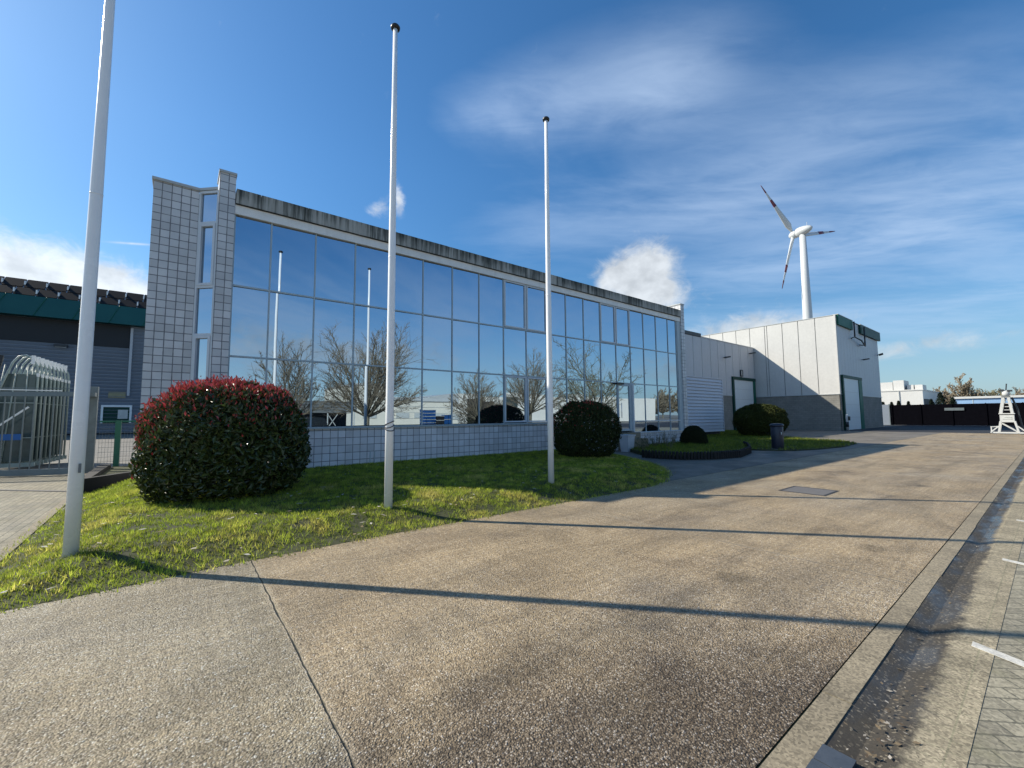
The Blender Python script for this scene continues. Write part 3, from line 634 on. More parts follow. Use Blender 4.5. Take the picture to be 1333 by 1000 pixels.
# entrance door
dx0, dx1 = mx[14], mx[15]
d = obj('door', MB().box(dx0+.03,dx0+.12,14.19,14.26,.80,3.33).box(dx1-.26,dx1-.03,14.17,14.26,.80,3.33).box(dx0+.12,dx1-.26,14.19,14.26,.80,.92).box(dx0+.12,dx1-.26,14.19,14.26,3.2,3.33), MT['frame'], ob)
pg = MB().box(dx0+.12,dx1-.26,14.215,14.235,.92,3.2); obj('door_glass', pg, MT['glass'], d)
obj('door_handle', MB().tube([(dx0+.2,14.10,1.5),(dx0+.2,14.10,2.3)], .018, 10), MT['alu'], d, True)
obj('door_closer', MB().box(dx0-.15,dx0+.42,14.06,14.18,3.28,3.36), MT['black'], ob)
obj('door_jamb', MB().box(dx1-.03,dx1+.06,14.10,14.4,.70,3.34), MT['lightframe'], ob)
obj('step', MB().box(dx0-.1,dx1+.05,13.3,14.165,-.4,.42).box(dx0-.1,dx1+.05,13.75,14.163,.42,.72), MT['kerb'], ob)
# angled window strip between tiled wall and first pier
A = Vector((.165,14.735,0)); B = Vector((.60,14.30,0)); dd = (B-A).normalized(); nn = Vector((-dd.y,dd.x,0)) if Vector((-dd.y,dd.x,0)).y > 0 else Vector((dd.y,-dd.x,0))
def sbox(u0, u1, d0, d1, z0, z1):
    p = [A+dd*u+nn*d for u, d in ((u0,d0),(u1,d0),(u1,d1),(u0,d1))]
    return [(q.x,q.y,z) for z in (z0,z1) for q in p]
L = (B-A).length
obj('strip_backing', MB().hexa(sbox(0,L,.10,.2,0,8.14)), MT['dark'], ob)
fr = MB().hexa(sbox(0,.06,0,.1,0,8.13)).hexa(sbox(L-.05,L,0,.1,0,8.13)).hexa(sbox(.06,L-.05,0,.1,8.06,8.13))
for z in (7.18,5.32,3.95,2.42): fr.hexa(sbox(.06,L-.05,.0,.1,z-.035,z+.035))
obj('strip_frame', fr, MT['lightframe'], ob)
for z0, z1, cas in ((7.215,8.06,0),(5.355,7.145,1),(3.985,5.285,0),(2.455,3.915,1),(.4,2.385,0)):
    obj('strip_pane', MB().hexa(sbox(.06,L-.05,.05,.07,z0,z1)), MT['glass'], ob)
    if cas:
        q = MB()
        for u0,u1,za,zb in ((.06,.13,z0,z1),(L-.12,L-.05,z0,z1),(.13,L-.12,z0,z0+.07),(.13,L-.12,z1-.07,z1)): q.hexa(sbox(u0,u1,-.02,.05,za,zb))
        obj('casement_frame', q, MT['lightframe'], ob)
# small vent slots low in the tiled wall
obj('wall_vent', MB().box(5.02,5.05,14.13,14.149,.12,.5).box(5.17,5.2,14.13,14.149,.12,.5), MT['frame'], ob)

ob.location = (10.817,12.80,.239); ob.scale = (.9014,.9014,.9014)

# ------------------------------------------------------------------ grey wing, lean-to and tall warehouse
def panels_y(mb, xs, y, z0, z1, gap=.028, th=.05):
    for a, b_ in zip(xs[:-1], xs[1:]):
        if b_-a > gap*2: mb.box(a+gap,b_-gap,y-th,y-.004,z0,z1)
def panels_x(mb, ys, x, z0, z1, gap=.03, th=.05):
    for a, b_ in zip(ys[:-1], ys[1:]): mb.box(x-th,x-.004,a+gap,b_-gap,z0,z1)
def flood(name, label, c, nrm, yaw=.5, group='dark floodlights on the warehouse walls'):
    """floodlight on an arm; c on the wall, nrm out of the wall"""
    c = Vector(c); n = Vector(nrm); s = Vector((-n.y,n.x,0))
    t = thing(name, label, 'lamp', c, group)
    obj('arm', MB().tube([c, c+n*.12+Vector((0,0,.02)), c+n*.25+s*.05+Vector((0,0,.06))], .03, 8), MT['lamp'], t, True)
    e = c+n*.25+s*.05; q = (n*math.cos(yaw)+s*math.sin(yaw))
    obj('lamp_head', MB().bar(e-q*.1, e+q*.42+Vector((0,0,.07)), .30, .14), MT['lamp'], t)
    obj('lens', MB().bar(e+q*.02-Vector((0,0,.06)), e+q*.38+Vector((0,0,.0)), .24, .02), MT['lens'], t)
    return t
wg = thing('factory_wing', 'low grey clad factory wing joining the glass office to the tall warehouse', 'building', (38,20.98,0))
obj('wall', MB().box(21.5,51.80,21.04,36,0,9.28), MT['grey'], wg)
mb = MB(); panels_y(mb, [22.,23.6,25.,26.6,28.3,29.9,31.6,33.3,34.95,36.6,38.51,40.12,41.84,43.36,44.96,46.58,48.15,48.54,50.35,51.84], 21.04, 3.70, 9.26); obj('cladding', mb, MT['clad'], wg)
obj('roof_edge', MB().box(22,40.0,20.92,21.4,9.30,9.62), MT['lamp'], wg)
obj('roof_trim', MB().box(40.0,51.84,20.95,21.3,9.262,9.36), MT['coping'], wg)
mb = MB().box(22,46.10,20.99,21.039,0,3.62); obj('plinth', mb, MT['block'], wg)
obj('plinth_cap', MB().box(22,46.08,20.94,21.03,3.625,3.695), MT['coping'], wg)
d = obj('door', MB().box(46.46,51.06,20.90,21.0,.02,5.40), MT['door'], wg)
q = MB()
for z in (1.1,2.2,3.3,4.4): q.box(46.46,51.06,20.892,20.899,z-.012,z+.012)
obj('door_seam', q, MT['coping'], d)
obj('door_frame', MB().box(46.12,46.455,20.84,21.03,0,5.40), MT['greend'], wg); obj('door_frame', MB().box(51.065,51.6,20.84,21.03,0,5.40), MT['green'], wg)
obj('door_head', MB().box(46.12,51.6,20.80,21.03,5.405,5.72), MT['greend'], wg)
flood('floodlight', 'dark floodlight on the grey wing wall between the glass office and the wing door', (44.5,20.98,7.6), (0,-1,0), .9)
flood('floodlight', 'dark floodlight high in the corner where the grey wing meets the warehouse', (50.6,20.98,8.55), (0,-1,0), .9)
t = thing('bulkhead_lamp', 'dark rimmed bulkhead lamp above the grey wing door', 'lamp', (48.4,20.98,6.2))
obj('rim', MB().box(48.15,48.24,20.86,20.98,5.82,6.55).box(48.58,48.67,20.86,20.98,5.82,6.55).box(48.24,48.58,20.86,20.98,5.82,5.90).box(48.24,48.58,20.86,20.98,6.47,6.55), MT['lamp'], t)
obj('lens', MB().box(48.24,48.58,20.90,20.97,5.90,6.47), MT['lens'], t)

lt = thing('clad_lean_to', 'white box shed of horizontal lap boards beside the glass office', 'shed', (31,17,0))
mb = MB(); nb = 17
for k in range(nb):
    z0 = .32 + k*(4.2/nb); h = 4.2/nb
    mb.hexa([(25.0,16.71,z0),(35.05,16.71,z0),(35.05,20.9,z0),(25.0,20.9,z0),(25.0,16.80,z0+h*.98),(35.05,16.80,z0+h*.98),(35.05,20.9,z0+h*.98),(25.0,20.9,z0+h*.98)])
obj('lap_boards', mb, MT['lap'], lt)
obj('roof', MB().box(24.98,35.1,16.72,20.92,4.52,4.60), MT['lap'], lt)
obj('corner_trim', MB().box(35.05,35.13,16.72,16.86,.30,4.52), MT['lap'], lt)
obj('skid', MB().box(25,34.9,17.0,17.3,0,.315).box(25,34.9,20.3,20.6,0,.315), MT['dark'], lt)

wh = thing('warehouse', 'tall white panelled warehouse with block plinth and green roof edge', 'building', (60,13.1,0))
obj('wall', MB().box(51.95,68.35,13.17,52,0,11.66), MT['grey'], wh)
mb = MB(); ys = [13.12,14.87,16.42,17.94,19.48,19.72,21.32,22.87,24.42,26.03,27.6,29.2,30.8,32.4,34,36,38,40,42,44,46,48,50,52]
panels_x(mb, ys, 51.95, 3.68, 11.66); obj('side_cladding', mb, MT['cladw'], wh)
mb = MB(); panels_y(mb, [51.9,53.3,54.35,55.4,56.4,57.4,58.4,59.4,60.45,61.5,62.5,63.5,64.5,65.5,66.5,67.4,68.4], 13.17, 3.68, 11.66, .012); obj('front_cladding', mb, MT['clad'], wh)
obj('corner_trim', MB().box(51.86,52.12,13.07,13.121,3.68,11.70).box(51.85,51.897,13.07,13.2,3.68,11.70), MT['cladw'], wh)
obj('plinth', MB().box(51.90,51.949,13.11,52,0,3.60).box(51.9,68.4,13.118,13.168,0,3.60), MT['block'], wh)
obj('plinth_cap', MB().box(51.82,51.94,13.06,52,3.605,3.675).box(51.95,68.46,13.06,13.16,3.605,3.675), MT['coping'], wh)
obj('roof_edge', MB().box(51.86,68.4,13.3,52,11.66,11.72), MT['coping'], wh)
obj('green_fascia', MB().box(52.13,57.2,12.90,13.115,10.72,11.72), MT['green'], wh); obj('green_fascia', MB().box(60.2,68.9,12.90,13.115,10.72,11.72), MT['greend'], wh)
obj('fascia_cap', MB().box(52.1,57.2,12.88,13.4,11.725,11.78).box(60.2,68.92,12.88,13.4,11.725,11.78).box(57.2,60.2,13.05,13.4,11.725,11.78), MT['cladw'], wh)
d = obj('door', MB().box(52.82,58.1,12.99,13.11,.02,5.3), MT['door'], wh)
q = MB()
for z in (1.3,2.6,3.9): q.box(52.82,58.1,12.982,12.989,z-.012,z+.012)
obj('door_seam', q, MT['coping'], d)
obj('door_frame', MB().box(52.45,52.815,12.93,13.115,0,5.3), MT['greend'], wh); obj('door_frame', MB().box(58.105,59.3,12.93,13.115,0,5.3), MT['green'], wh)
obj('door_head', MB().box(52.45,59.3,12.90,13.11,5.305,5.6), MT['greend'], wh)
obj('pipe_bracket', MB().tube([(57.0,12.75,11.6),(57.0,12.75,9.9),(58.8,12.6,9.7),(60.9,12.75,9.3),(60.9,12.75,11.5)], .07, 8).tube([(57.0,12.75,9.95),(56.2,12.9,9.7)], .06, 8).tube([(60.6,12.75,9.35),(59.3,12.9,9.3)], .06, 8), MT['lamp'], wh, True)
flood('floodlight', 'dark floodlight on the warehouse front above and beyond its green framed door', (60.6,13.1,7.75), (0,-1,0), .7)
t = flood('floodlight', 'small dark floodlight at the far front corner of the warehouse', (67.9,13.1,8.9), (0,-1,0), .1); t.scale = (.8,.8,1.6)
t = thing('bollard', 'white and black banded bollard at the corner of the warehouse door', 'bollard', (52.0,12.7,0))
obj('post', MB().lathe((52.0,12.7,0), [(.12,0),(.12,1.5),(.10,1.58),(.04,1.6)], 16), MT['whitep'], t, True)
obj('band', MB().lathe((52.0,12.7,.35), [(.125,0),(.125,.5)], 16), MT['black'], t, True); obj('meter_box', MB().box(51.9,52.2,12.48,12.578,1.0,1.4), MT['black'], t)

# ------------------------------------------------------------------ wind turbine
H = Vector((269.715,84.657,103.237)); psi = R(249.733); tl = Vector((math.cos(psi),math.sin(psi),0)); ss = Vector((-math.sin(psi),math.cos(psi),0)); RB = 34.0
tb = thing('wind_turbine', 'white three bladed wind turbine with red banded blades beyond the warehouse', 'wind turbine', (H.x+tl.x*5.2,H.y+tl.y*5.2,0))
tp = H+tl*5.2
obj('tower', MB().tube([(tp.x,tp.y,0),(tp.x,tp.y,35),(tp.x,tp.y,70),(tp.x,tp.y,101.5)], [3.1,2.6,2.05,1.5], 28), MT['turb'], tb, True)
def along(ts, rs, n=20): return MB().tube([H+tl*q for q in ts], rs, n)
obj('nacelle', along([2.3,2.8,4.5,6.5,8.5,10,10.8], [2.1,2.55,2.7,2.45,1.9,1.2,.4]), MT['turb'], tb, True)
obj('hub', along([-2.6,-2.2,-1.2,.2,1.6,2.2], [.3,1.1,1.8,2.2,2.2,1.9]), MT['turb'], tb, True)
obj('sensor_mast', MB().tube([H+tl*8+Vector((0,0,1.6)),H+tl*8+Vector((0,0,4.0))], .12, 6), MT['turb'], tb)
def blade_ring(ang, r):
    up = Vector((0,0,1))*math.cos(ang)+ss*math.sin(ang); ch = up.cross(tl).normalized()
    k = r/RB
    c = 1.1 if k < .06 else (1.1+(3.0-1.1)*min(1,(k-.06)/.12) if k < .18 else 3.0*(1-(k-.18)/.82)**.85+.35)
    th = 1.9*(1-k)**1.6+.16; tw = R(38)*(1-k)**1.5+R(4)
    cd = ch*math.cos(tw)+tl*math.sin(tw); td = tl*math.cos(tw)-ch*math.sin(tw)
    o = H+up*r; pts = []
    for j in range(12):
        a = 2*math.pi*j/12; pts.append(o+cd*(math.cos(a)*c*.5+c*.12)+td*(math.sin(a)*th*.5))
    return pts
for i in range(3):
    ang = 1.375+i*2.0944
    def seg(rs):
        mb = MB(); n = 12
        for r in rs: mb.v += [tuple(p) for p in blade_ring(ang, r)]
        for a in range(len(rs)-1):
            for j in range(n): mb.f.append((a*n+j,a*n+(j+1)%n,(a+1)*n+(j+1)%n,(a+1)*n+j))
        mb.f.append(tuple(range(n))); mb.f.append(tuple((len(rs)-1)*n+j for j in range(n))); return mb
    b_ = obj('blade', seg([1.2,2.2,3.2,4.5,6.2,9,12,15,18,21,25.4,25.4001,29.5,31]), MT['turb'], tb, True)
    red = MB()
    for r0, r1 in ((19.5,24.0),(28.8,33.9)):
        n = 12; o0 = len(red.v); rs = np.linspace(r0,r1,4)
        for r in rs:
            R0 = blade_ring(ang, r); c0 = sum(R0, Vector())/12
            red.v += [tuple(c0+(p-c0)*1.04) for p in R0]
        for a in range(3):
            for j in range(n): red.f.append((o0+a*n+j,o0+a*n+(j+1)%n,o0+(a+1)*n+(j+1)%n,o0+(a+1)*n+j))
        red.f.append(tuple(o0+j for j in range(n))); red.f.append(tuple(o0+3*n+j for j in range(n)))
    obj('red_band', red, MT['red'], b_, True)

# ------------------------------------------------------------------ shrubs
def shrub(name, label, c, rx, ry, z0, z1, n, ls, red=0., seed=1, ex=2.4, mat='leaf', tone=(.038,.060,.018), group=None, lump=.07, under=.86):
    rg = np.random.default_rng(seed); t = thing(name, label, 'shrub', (c[0],c[1],c[2]), group)
    d = rg.normal(0,1,(n,3)); d /= np.linalg.norm(d,axis=1)[:,None]; d[:,2] = np.where(d[:,2] < -.75, -d[:,2], d[:,2])
    q = (np.abs(d)**ex).sum(1)**(-1/ex)
    nz = np.array([mnoise.fractal(Vector(v)*2.3+Vector((seed,0,0)), 1., 2., 4) for v in d])
    dep = np.where(rg.uniform(0,1,n) < .25, rg.uniform(.12,.5,n), np.clip(rg.exponential(.05, n), 0, .3)); q = q*(1+lump*nz-dep+.02*rg.normal(0,1,n))
    rz = (z1-z0)/2; zc = (z0+z1)/2
    sh = np.where(d[:,2] < 0, 1-(1-under)*np.abs(d[:,2])**1.2, 1.)
    P = np.stack([c[0]+d[:,0]*q*rx*sh, c[1]+d[:,1]*q*ry*sh, c[2]+zc+d[:,2]*q*rz], 1)
    nr = d/np.array([rx,ry,rz]); nr /= np.linalg.norm(nr,axis=1)[:,None]
    up = np.clip(d[:,2]+.10+.25*nz+.25*rg.normal(0,1,n), -1, 1)
    isred = (rg.uniform(0,1,n) < red*np.clip((up-.38)*1.7-np.where(d[:,1]-.55*d[:,0] < -.35,.35,0.),0,1)) & (dep < .1)
    isred |= (rg.uniform(0,1,n) < red*.5*np.clip(d[:,2]+.35,0,1)) & (d[:,0]-.3*d[:,1] < -.55) & (dep < .08)
    P += np.where(isred, np.minimum(rg.exponential(.025,n),.09), 0)[:,None]*(nr*.5+np.array([0,0,.8]))
    # leaf frame: length direction follows the surface, tipped outwards; red shoots stand up
    rnd = rg.normal(0,1,(n,3)); tang = rnd-nr*(rnd*nr).sum(1)[:,None]; tang /= np.linalg.norm(tang,axis=1)[:,None]
    ld = tang*.8+nr*rg.uniform(.1,.8,n)[:,None]+np.array([0,0,.15]); ld[isred] = nr[isred]*.5+np.array([0,0,.8])+.35*rnd[isred]
    ld /= np.linalg.norm(ld,axis=1)[:,None]
    wd = np.cross(ld, nr+.55*rg.normal(0,1,(n,3))); wd /= np.linalg.norm(wd,axis=1)[:,None]
    up2 = np.cross(wd, ld)
    l = ls*rg.uniform(.6,1.25,n)[:,None]*np.where(isred,.68,1.)[:,None]; w = l*.42
    V = np.zeros((n,6,3)); a = P-ld*l*.5; m_ = P+up2*l*.02
    V[:,0] = a; V[:,1] = m_-wd*w*.5-ld*l*.05+up2*l*.09; V[:,2] = P+ld*l*.5-up2*l*.06; V[:,3] = a; V[:,4] = P+ld*l*.5-up2*l*.06; V[:,5] = m_+wd*w*.5-ld*l*.05+up2*l*.09
    Fq = np.arange(n*6).reshape(-1,3)
    g = np.array(tone); c1 = g*rg.uniform(.55,1.6,n)[:,None]; mixy = rg.uniform(0,1,n)[:,None]; c1 = c1*(1-.35*mixy)+np.array([.10,.11,.025])*.35*mixy
    rc = np.array([.44,.06,.07])*rg.uniform(.35,1.4,n)[:,None]+np.array([.06,.05,.01])*(rg.uniform(0,1,n)**2)[:,None]
    cc = np.where(isred[:,None], rc, c1)
    npmesh('foliage', V.reshape(-1,3), Fq, MT[mat], t, np.repeat(cc,6,0))
    mb = MB(); k = random.Random(seed)
    for i in range(9):
        a_ = k.uniform(0,6.28); r_ = k.uniform(.3,.75)
        p1 = Vector((c[0],c[1],c[2]))+Vector((.1*math.cos(a_),.1*math.sin(a_),-.1)); p3 = Vector((c[0]+rx*r_*math.cos(a_), c[1]+ry*r_*math.sin(a_), c[2]+z0+(z1-z0)*k.uniform(.5,.85)))
        mb.tube([p1,(p1+p3)/2+Vector((0,0,.1)),p3], [.035,.025,.008], 6)
    obj('stems', mb, MT['bark'], t, True)
    return t
shrub('photinia_shrub', 'big rounded shrub with red new leaves on top, behind the first flagpole', (.735,9.80,.16), 1.33,1.30, -.2,2.10, 26000, .122, .9, 2, 2.5, lump=.10, under=.97)
shrub('round_shrub', 'dark round clipped shrub at the glass front by the entrance', (11.28,10.24,.17), 1.13,1.13, -.2,1.92, 22000, .095, .10, 3, 2.5, 'leafd', (.022,.034,.014))
shrub('broad_shrub', 'broad leafy dark shrub in front of the grey wing, behind the bin', (34.3,13.65,.04), 1.78,1.75, -.2,2.36, 24000, .14, .0, 4, 2.3, 'leafd', (.04,.05,.014))
shrub('dome_shrub', 'small black-green clipped dome on the edge of the kidney bed', (20.9,11.55,.1), .66,.66, -.6,.96, 16000, .075, 0, 5, 2.0, 'leafd', (.012,.018,.012), lump=.03, under=1.)
# weeds and stalks in the bed under the glass
def tuft(c, h, n, seed, label):
    rg = np.random.default_rng(seed); t = thing('bed_plant', label, 'plant', c, 'straggly plants in the kidney bed')
    mb = MB(); V = []; C = []
    for i in range(n):
        a = rg.uniform(0,6.28); r = rg.uniform(.05,.28); hh = h*rg.uniform(.55,1); p0 = Vector(c)+Vector((r*.3*math.cos(a),r*.3*math.sin(a),-.02)); p1 = Vector(c)+Vector((r*math.cos(a),r*math.sin(a),hh))
        mb.tube([p0,(p0+p1)/2+Vector((0,0,.05)),p1], [.008,.006,.003], 4)
        for k in range(7):
            q = p0.lerp(p1, rg.uniform(.3,1)); d = Vector(rg.normal(0,1,3)).normalized(); e = d.cross(Vector(rg.normal(0,1,3))).normalized(); l = .06
            V += [q, q+d*l*.5+e*l*.2, q+d*l, q+d*l*.5-e*l*.2]; k_ = rg.uniform(.6,1.3); C += [(.06*k_,.09*k_,.03*k_)]*4
    obj('stalks', mb, MT['twig'], t); npmesh('leaves', np.array(V), np.arange(len(V)).reshape(-1,4), MT['leafd'], t, np.array(C))
for i, (x, y) in enumerate(((16.3,11.5),(17.2,11.8),(18.0,11.9),(18.8,12.2),(19.5,12.3),(15.6,10.9),(17.6,10.9),(20.2,12.3))):
    tuft((x,y,.14), (.55,.7,.5,.65,.8,.45,.4,.6)[i], 14, 40+i, 'thin straggly plant in the bed under the low panes')
# palisade edging of the bed
mb = MB(); edge = [(14.15,9.9),(14.15,9.2),(14.45,8.35),(15.4,7.72),(16.8,7.48),(19,8.02),(21.65,9.25),(22.4,9.75)]
ed = thing('log_edging', 'dark low palisade edging round the kidney shaped bed', 'edging', (17,8,0))
for (x1,y1),(x2,y2) in zip(edge[:-1], edge[1:]):
    n = max(2, int(math.hypot(x2-x1,y2-y1)/.125))
    for k in range(n):
        x, y = x1+(x2-x1)*k/n, y1+(y2-y1)*k/n; mb.lathe((x,y,-.05), [(.056,0),(.056,.30+random.uniform(-.02,.02)),(.03,.345)], 8)
obj('palisade', mb, MT['blackwood'], ed)
# litter bin and pale pot
t = thing('litter_bin', 'dark slim litter bin standing on the paving before the broad shrub', 'bin', (21.5,7.87,0))
c = (21.5,7.87,0)
obj('body', MB().lathe(c, [(.23,.06),(.245,.09),(.25,1.05),(.24,1.07)], 20), MT['bin'], t, True)
obj('lid', MB().lathe(c, [(.27,1.075),(.285,1.09),(.285,1.14),(.24,1.19),(.10,1.21)], 20), MT['bin'], t, True)
obj('foot', MB().lathe(c, [(.25,0),(.25,.055)], 20), MT['lens'], t, True); obj('badge', MB().box(21.33,21.36,7.62,7.66,.72,.82), MT['lens'], t)
t = thing('plant_pot', 'pale square planter pot between the round shrub and the bed', 'planter', (15.9,11.95,0))
obj('pot', MB().hexa([(15.70,11.76,0),(16.10,11.76,0),(16.10,12.14,0),(15.70,12.14,0),(15.65,11.70,.70),(16.15,11.70,.70),(16.15,12.2,.70),(15.65,12.2,.70)]), MT['pot'], t)
obj('rim', MB().box(15.62,16.18,11.67,12.23,.702,.76), MT['pot'], t)

# ------------------------------------------------------------------ left side: gate, racks, fences, factory behind
GA, GB = Vector((-8.2,20.55,0)), Vector((-2.42,17.72,0)); gd = (GB-GA).normalized()
t = thing('sliding_gate', 'grey metal sliding gate of vertical bars across the brick path', 'gate', (-3.3,18.2,0))
obj('top_rail', MB().bar(GA+Vector((0,0,2.36)), GB+Vector((0,0,2.36)), .07, .13), MT['galv'], t); obj('bottom_rail', MB().bar(GA+Vector((0,0,.12)), GB+Vector((0,0,.12)), .09, .16), MT['galv'], t)
obj('upper_wire', MB().bar(GA+Vector((0,0,2.53)), GB+Vector((0,0,2.53)), .02), MT['galv'], t)
mb = MB(); n = int((GB-GA).length/.235)
for k in range(n+1):
    p = GA+gd*(k*.235); mb.tube([p+Vector((0,0,.2)),p+Vector((0,0,2.3))], .017, 6)
obj('bars', mb, MT['galv'], t)
t = thing('gate_post', 'pair of grey steel gate posts holding the end of the sliding gate', 'gate post', (-2.2,17.8,0))
obj('post', MB().box(-2.32,-2.20,17.62,17.74,0,2.62), MT['galv'], t); obj('post', MB().box(-2.22,-2.03,18.1,18.29,0,2.62), MT['galv'], t)
obj('guide_bracket', MB().box(-2.35,-2.05,17.745,18.09,2.30,2.42), MT['galv'], t)
t = thing('mesh_fence', 'green wire mesh fence with a wide green post beside the tiled wall', 'fence', (-1.5,18.6,0))
obj('post', MB().box(-1.63,-1.49,18.5,18.62,0,1.58), MT['mesh'], t); obj('post', MB().box(-.92,-.85,18.52,18.60,0,2.6), MT['mesh'], t)
obj('top_rail', MB().box(-2.0,-.92,18.53,18.59,1.52,1.57), MT['mesh'], t)
mb = MB()
for k in range(15):
    mb.box(-1.99+k*.073,-1.984+k*.073,18.555,18.561,.1,1.52)
for k in range(10): mb.box(-2.0,-.9,18.562,18.568,.12+k*.15,.128+k*.15)
obj('wire_mesh', mb, MT['galv'], t)
t = thing('sleeper_edging', 'black timber edging at the foot of the mesh fence by the lawn', 'edging', (-1.3,13.6,0))
obj('sleeper', MB().prism([(-1.62,13.0),(-.85,13.95),(-.85,14.15),(-1.62,13.2)], -.03,.33), MT['blackwood'], t); obj('sleeper', MB().prism([(-1.80,13.1),(-1.64,13.0),(-1.64,18.2),(-1.9,18.2)], -.03,.22), MT['blackwood'], t)
tag(obj('bed_strip', MB().prism([(-1.63,13.22),(-.84,14.17),(-.84,18.4),(-1.63,18.4)], -.03,.12), MT['soil']), kind='structure')

tag(obj('gate_track', MB().hexa([(-6.0,17.9,-.01),(-1.86,13.62,-.01),(-1.82,13.70,-.01),(-5.96,17.98,-.01),(-6.0,17.9,.012),(-1.86,13.62,.012),(-1.82,13.70,.012),(-5.96,17.98,.012)]), MT['iron']), kind='structure')
# nested racks for sheet glass standing behind the gate
def rack():
    t = thing('glass_rack', 'galvanised glass transport rack nested behind the gate', 'rack', (0,0,0), 'nested glass racks behind the gate')
    obj('hoop', MB().tube([(.42,0,.15),(.42,0,3.1),(.38,0,3.5),(.27,0,3.75),(.10,0,3.86),(-.06,0,3.80),(-.18,0,3.6),(-.32,0,3.1),(-.62,0,1.9),(-1.08,0,.15)], .032, 8), MT['rack'], t, True)
    for x in (-.35,-.08,.18): obj('upright', MB().tube([(x*1.6-.15,0,.15),(x,0,3.5)], .02, 6), MT['rack'], t, True)
    obj('base', MB().bar((-1.15,0,.08),(.5,0,.08),.09,.14), MT['rack'], t)
    obj('crossbar', MB().bar((-.86,-.02,1.0),(.42,-.02,1.0),.03).bar((-.52,-.02,2.2),(.42,-.02,2.2),.03), MT['rack'], t)
    obj('glass_sheet', MB().hexa([(-1.0,.05,.2),(.36,.05,.2),(.36,.062,.2),(-1.0,.062,.2),(-.28,.05,3.2),(.36,.05,3.2),(.36,.062,3.2),(-.28,.062,3.2)]), MT['sheet'], t)
    obj('clip', MB().box(.24,.33,-.05,.05,3.55,3.86), MT['clip'], t); obj('clip', MB().box(.395,.45,-.05,.05,3.12,3.24), MT['clip'], t)
    return t
r0 = rack(); r0.location = (-4.42,21.9,0)
RK = ['first','second','third','fourth','fifth','sixth','seventh','eighth','ninth']
r0['label'] = 'first glass rack of the row behind the gate, counted from the left'
for i in range(1,9):
    q = dup(r0, (-4.42+.035*i,21.9+.42*i,0), RK[i]+' glass rack of the row behind the gate, counted from the left')
for i in range(4):
    q = dup(r0, (-6.15+.05*i,21.6+.45*i,0), ('nearest','second nearest','third nearest','farthest')[i]+' glass rack of the short row at the left picture edge')
t = thing('rack_brace', 'white diagonal strut with dark leaning post against the glass racks', 'brace', (-5,21.3,0))
obj('diagonal', MB().bar((-5.15,21.3,.95),(-4.05,21.3,2.05),.05), MT['clip'], t); obj('leaning_post', MB().bar((-5.2,21.25,.05),(-4.72,21.25,3.75),.09), MT['black'], t)
obj('rail', MB().bar((-4.9,21.32,2.62),(-3.3,21.32,2.62),.035), MT['clip'], t); obj('label_plate', MB().box(-4.62,-4.15,21.20,21.22,.95,1.15), MT['bluelabel'], t)

# factory behind
fb = thing('green_canopy_factory', 'factory with green canopy, dark windows and solar panels on its roof', 'building', (-6,70,0))
obj('wall', MB().box(-70,8,70.2,110,0,15.4), MT['corr'], fb)
mb = MB(); z = 0.
while z < 10.3:
    mb.hexa([(-70,70.08,z),(8,70.08,z),(8,70.19,z),(-70,70.19,z),(-70,69.92,z+.25),(8,69.92,z+.25),(8,70.19,z+.25),(-70,70.19,z+.25)]); z += .42
z = 10.5
while z < 13.0:
    mb.hexa([(-5.1,70.08,z),(8,70.08,z),(8,70.19,z),(-5.1,70.19,z),(-5.1,69.92,z+.25),(8,69.92,z+.25),(8,70.19,z+.25),(-5.1,70.19,z+.25)]); z += .42
obj('corrugated_sheet', mb, MT['corr'], fb)
obj('corner_trim', MB().box(-5.3,-5.05,69.85,70.19,4.5,12.9), MT['clad'], fb)
obj('window_band', MB().box(-70,-5.35,70.05,70.19,10.42,13.1), MT['dark'], fb)
mb = MB()
for k in range(26): x = 8-k*3.05; mb.hexa([(x-3.0,68.9,13.15),(x,68.9,13.15),(x,70.1,13.15),(x-3.0,70.1,13.15),(x-2.2,69.7,15.5),(x+.8,69.7,15.5),(x+.8,70.1,15.5),(x-2.2,70.1,15.5)])
obj('canopy', mb, MT['canopy'], fb)
mb = MB()
for k in range(26): x = 8-k*3.05; mb.bar((x+.02,68.87,13.17),(x+.82,69.67,15.5),.07,.05)
obj('canopy_rib', mb, MT['green'], fb)
obj('roof', MB().hexa([(-70,70,15.35),(8,70,15.35),(8,73.1,17.85),(-70,73.1,17.85),(-70,70,15.5),(8,70,15.5),(8,73.1,18.0),(-70,73.1,18.0)]), MT['alu'], fb)
for k in range(15):
    x = -1.5-k*1.72
    mb = MB()
    for y0, y1, dx in ((70.0,71.35,0),(71.5,73.0,.45)):
        q0, q1 = 15.55+(y0-70)*.806, 15.55+(y1-70)*.806
        mb.hexa([(x-1.60+dx,y0,q0),(x+dx,y0,q0),(x+dx,y1,q1),(x-1.60+dx,y1,q1),(x-1.60+dx,y0-.05,q0+.06),(x+dx,y0-.05,q0+.06),(x+dx,y1-.05,q1+.06),(x-1.60+dx,y1-.05,q1+.06)])
    p_ = obj('solar_panel', mb, MT['solar'], fb)
    obj('clamp', MB().box(x+.02,x+.14,70.25,70.95,15.9,16.35).box(x+.47,x+.59,71.9,72.5,17.15,17.6), MT['clip'], p_)
w = obj('window', MB().box(-7.5,-7.3,69.85,70.2,1.2,3.35).box(-4.95,-4.75,69.85,70.2,1.2,3.35).box(-7.3,-4.95,69.85,70.2,3.12,3.35), MT['clip'], fb)
obj('pane', MB().box(-7.3,-4.95,69.95,70.0,1.2,3.12), MT['greend'], w); obj('notice_board', MB().box(-6.0,-5.1,69.90,69.94,1.7,2.8), MT['lens'], w)
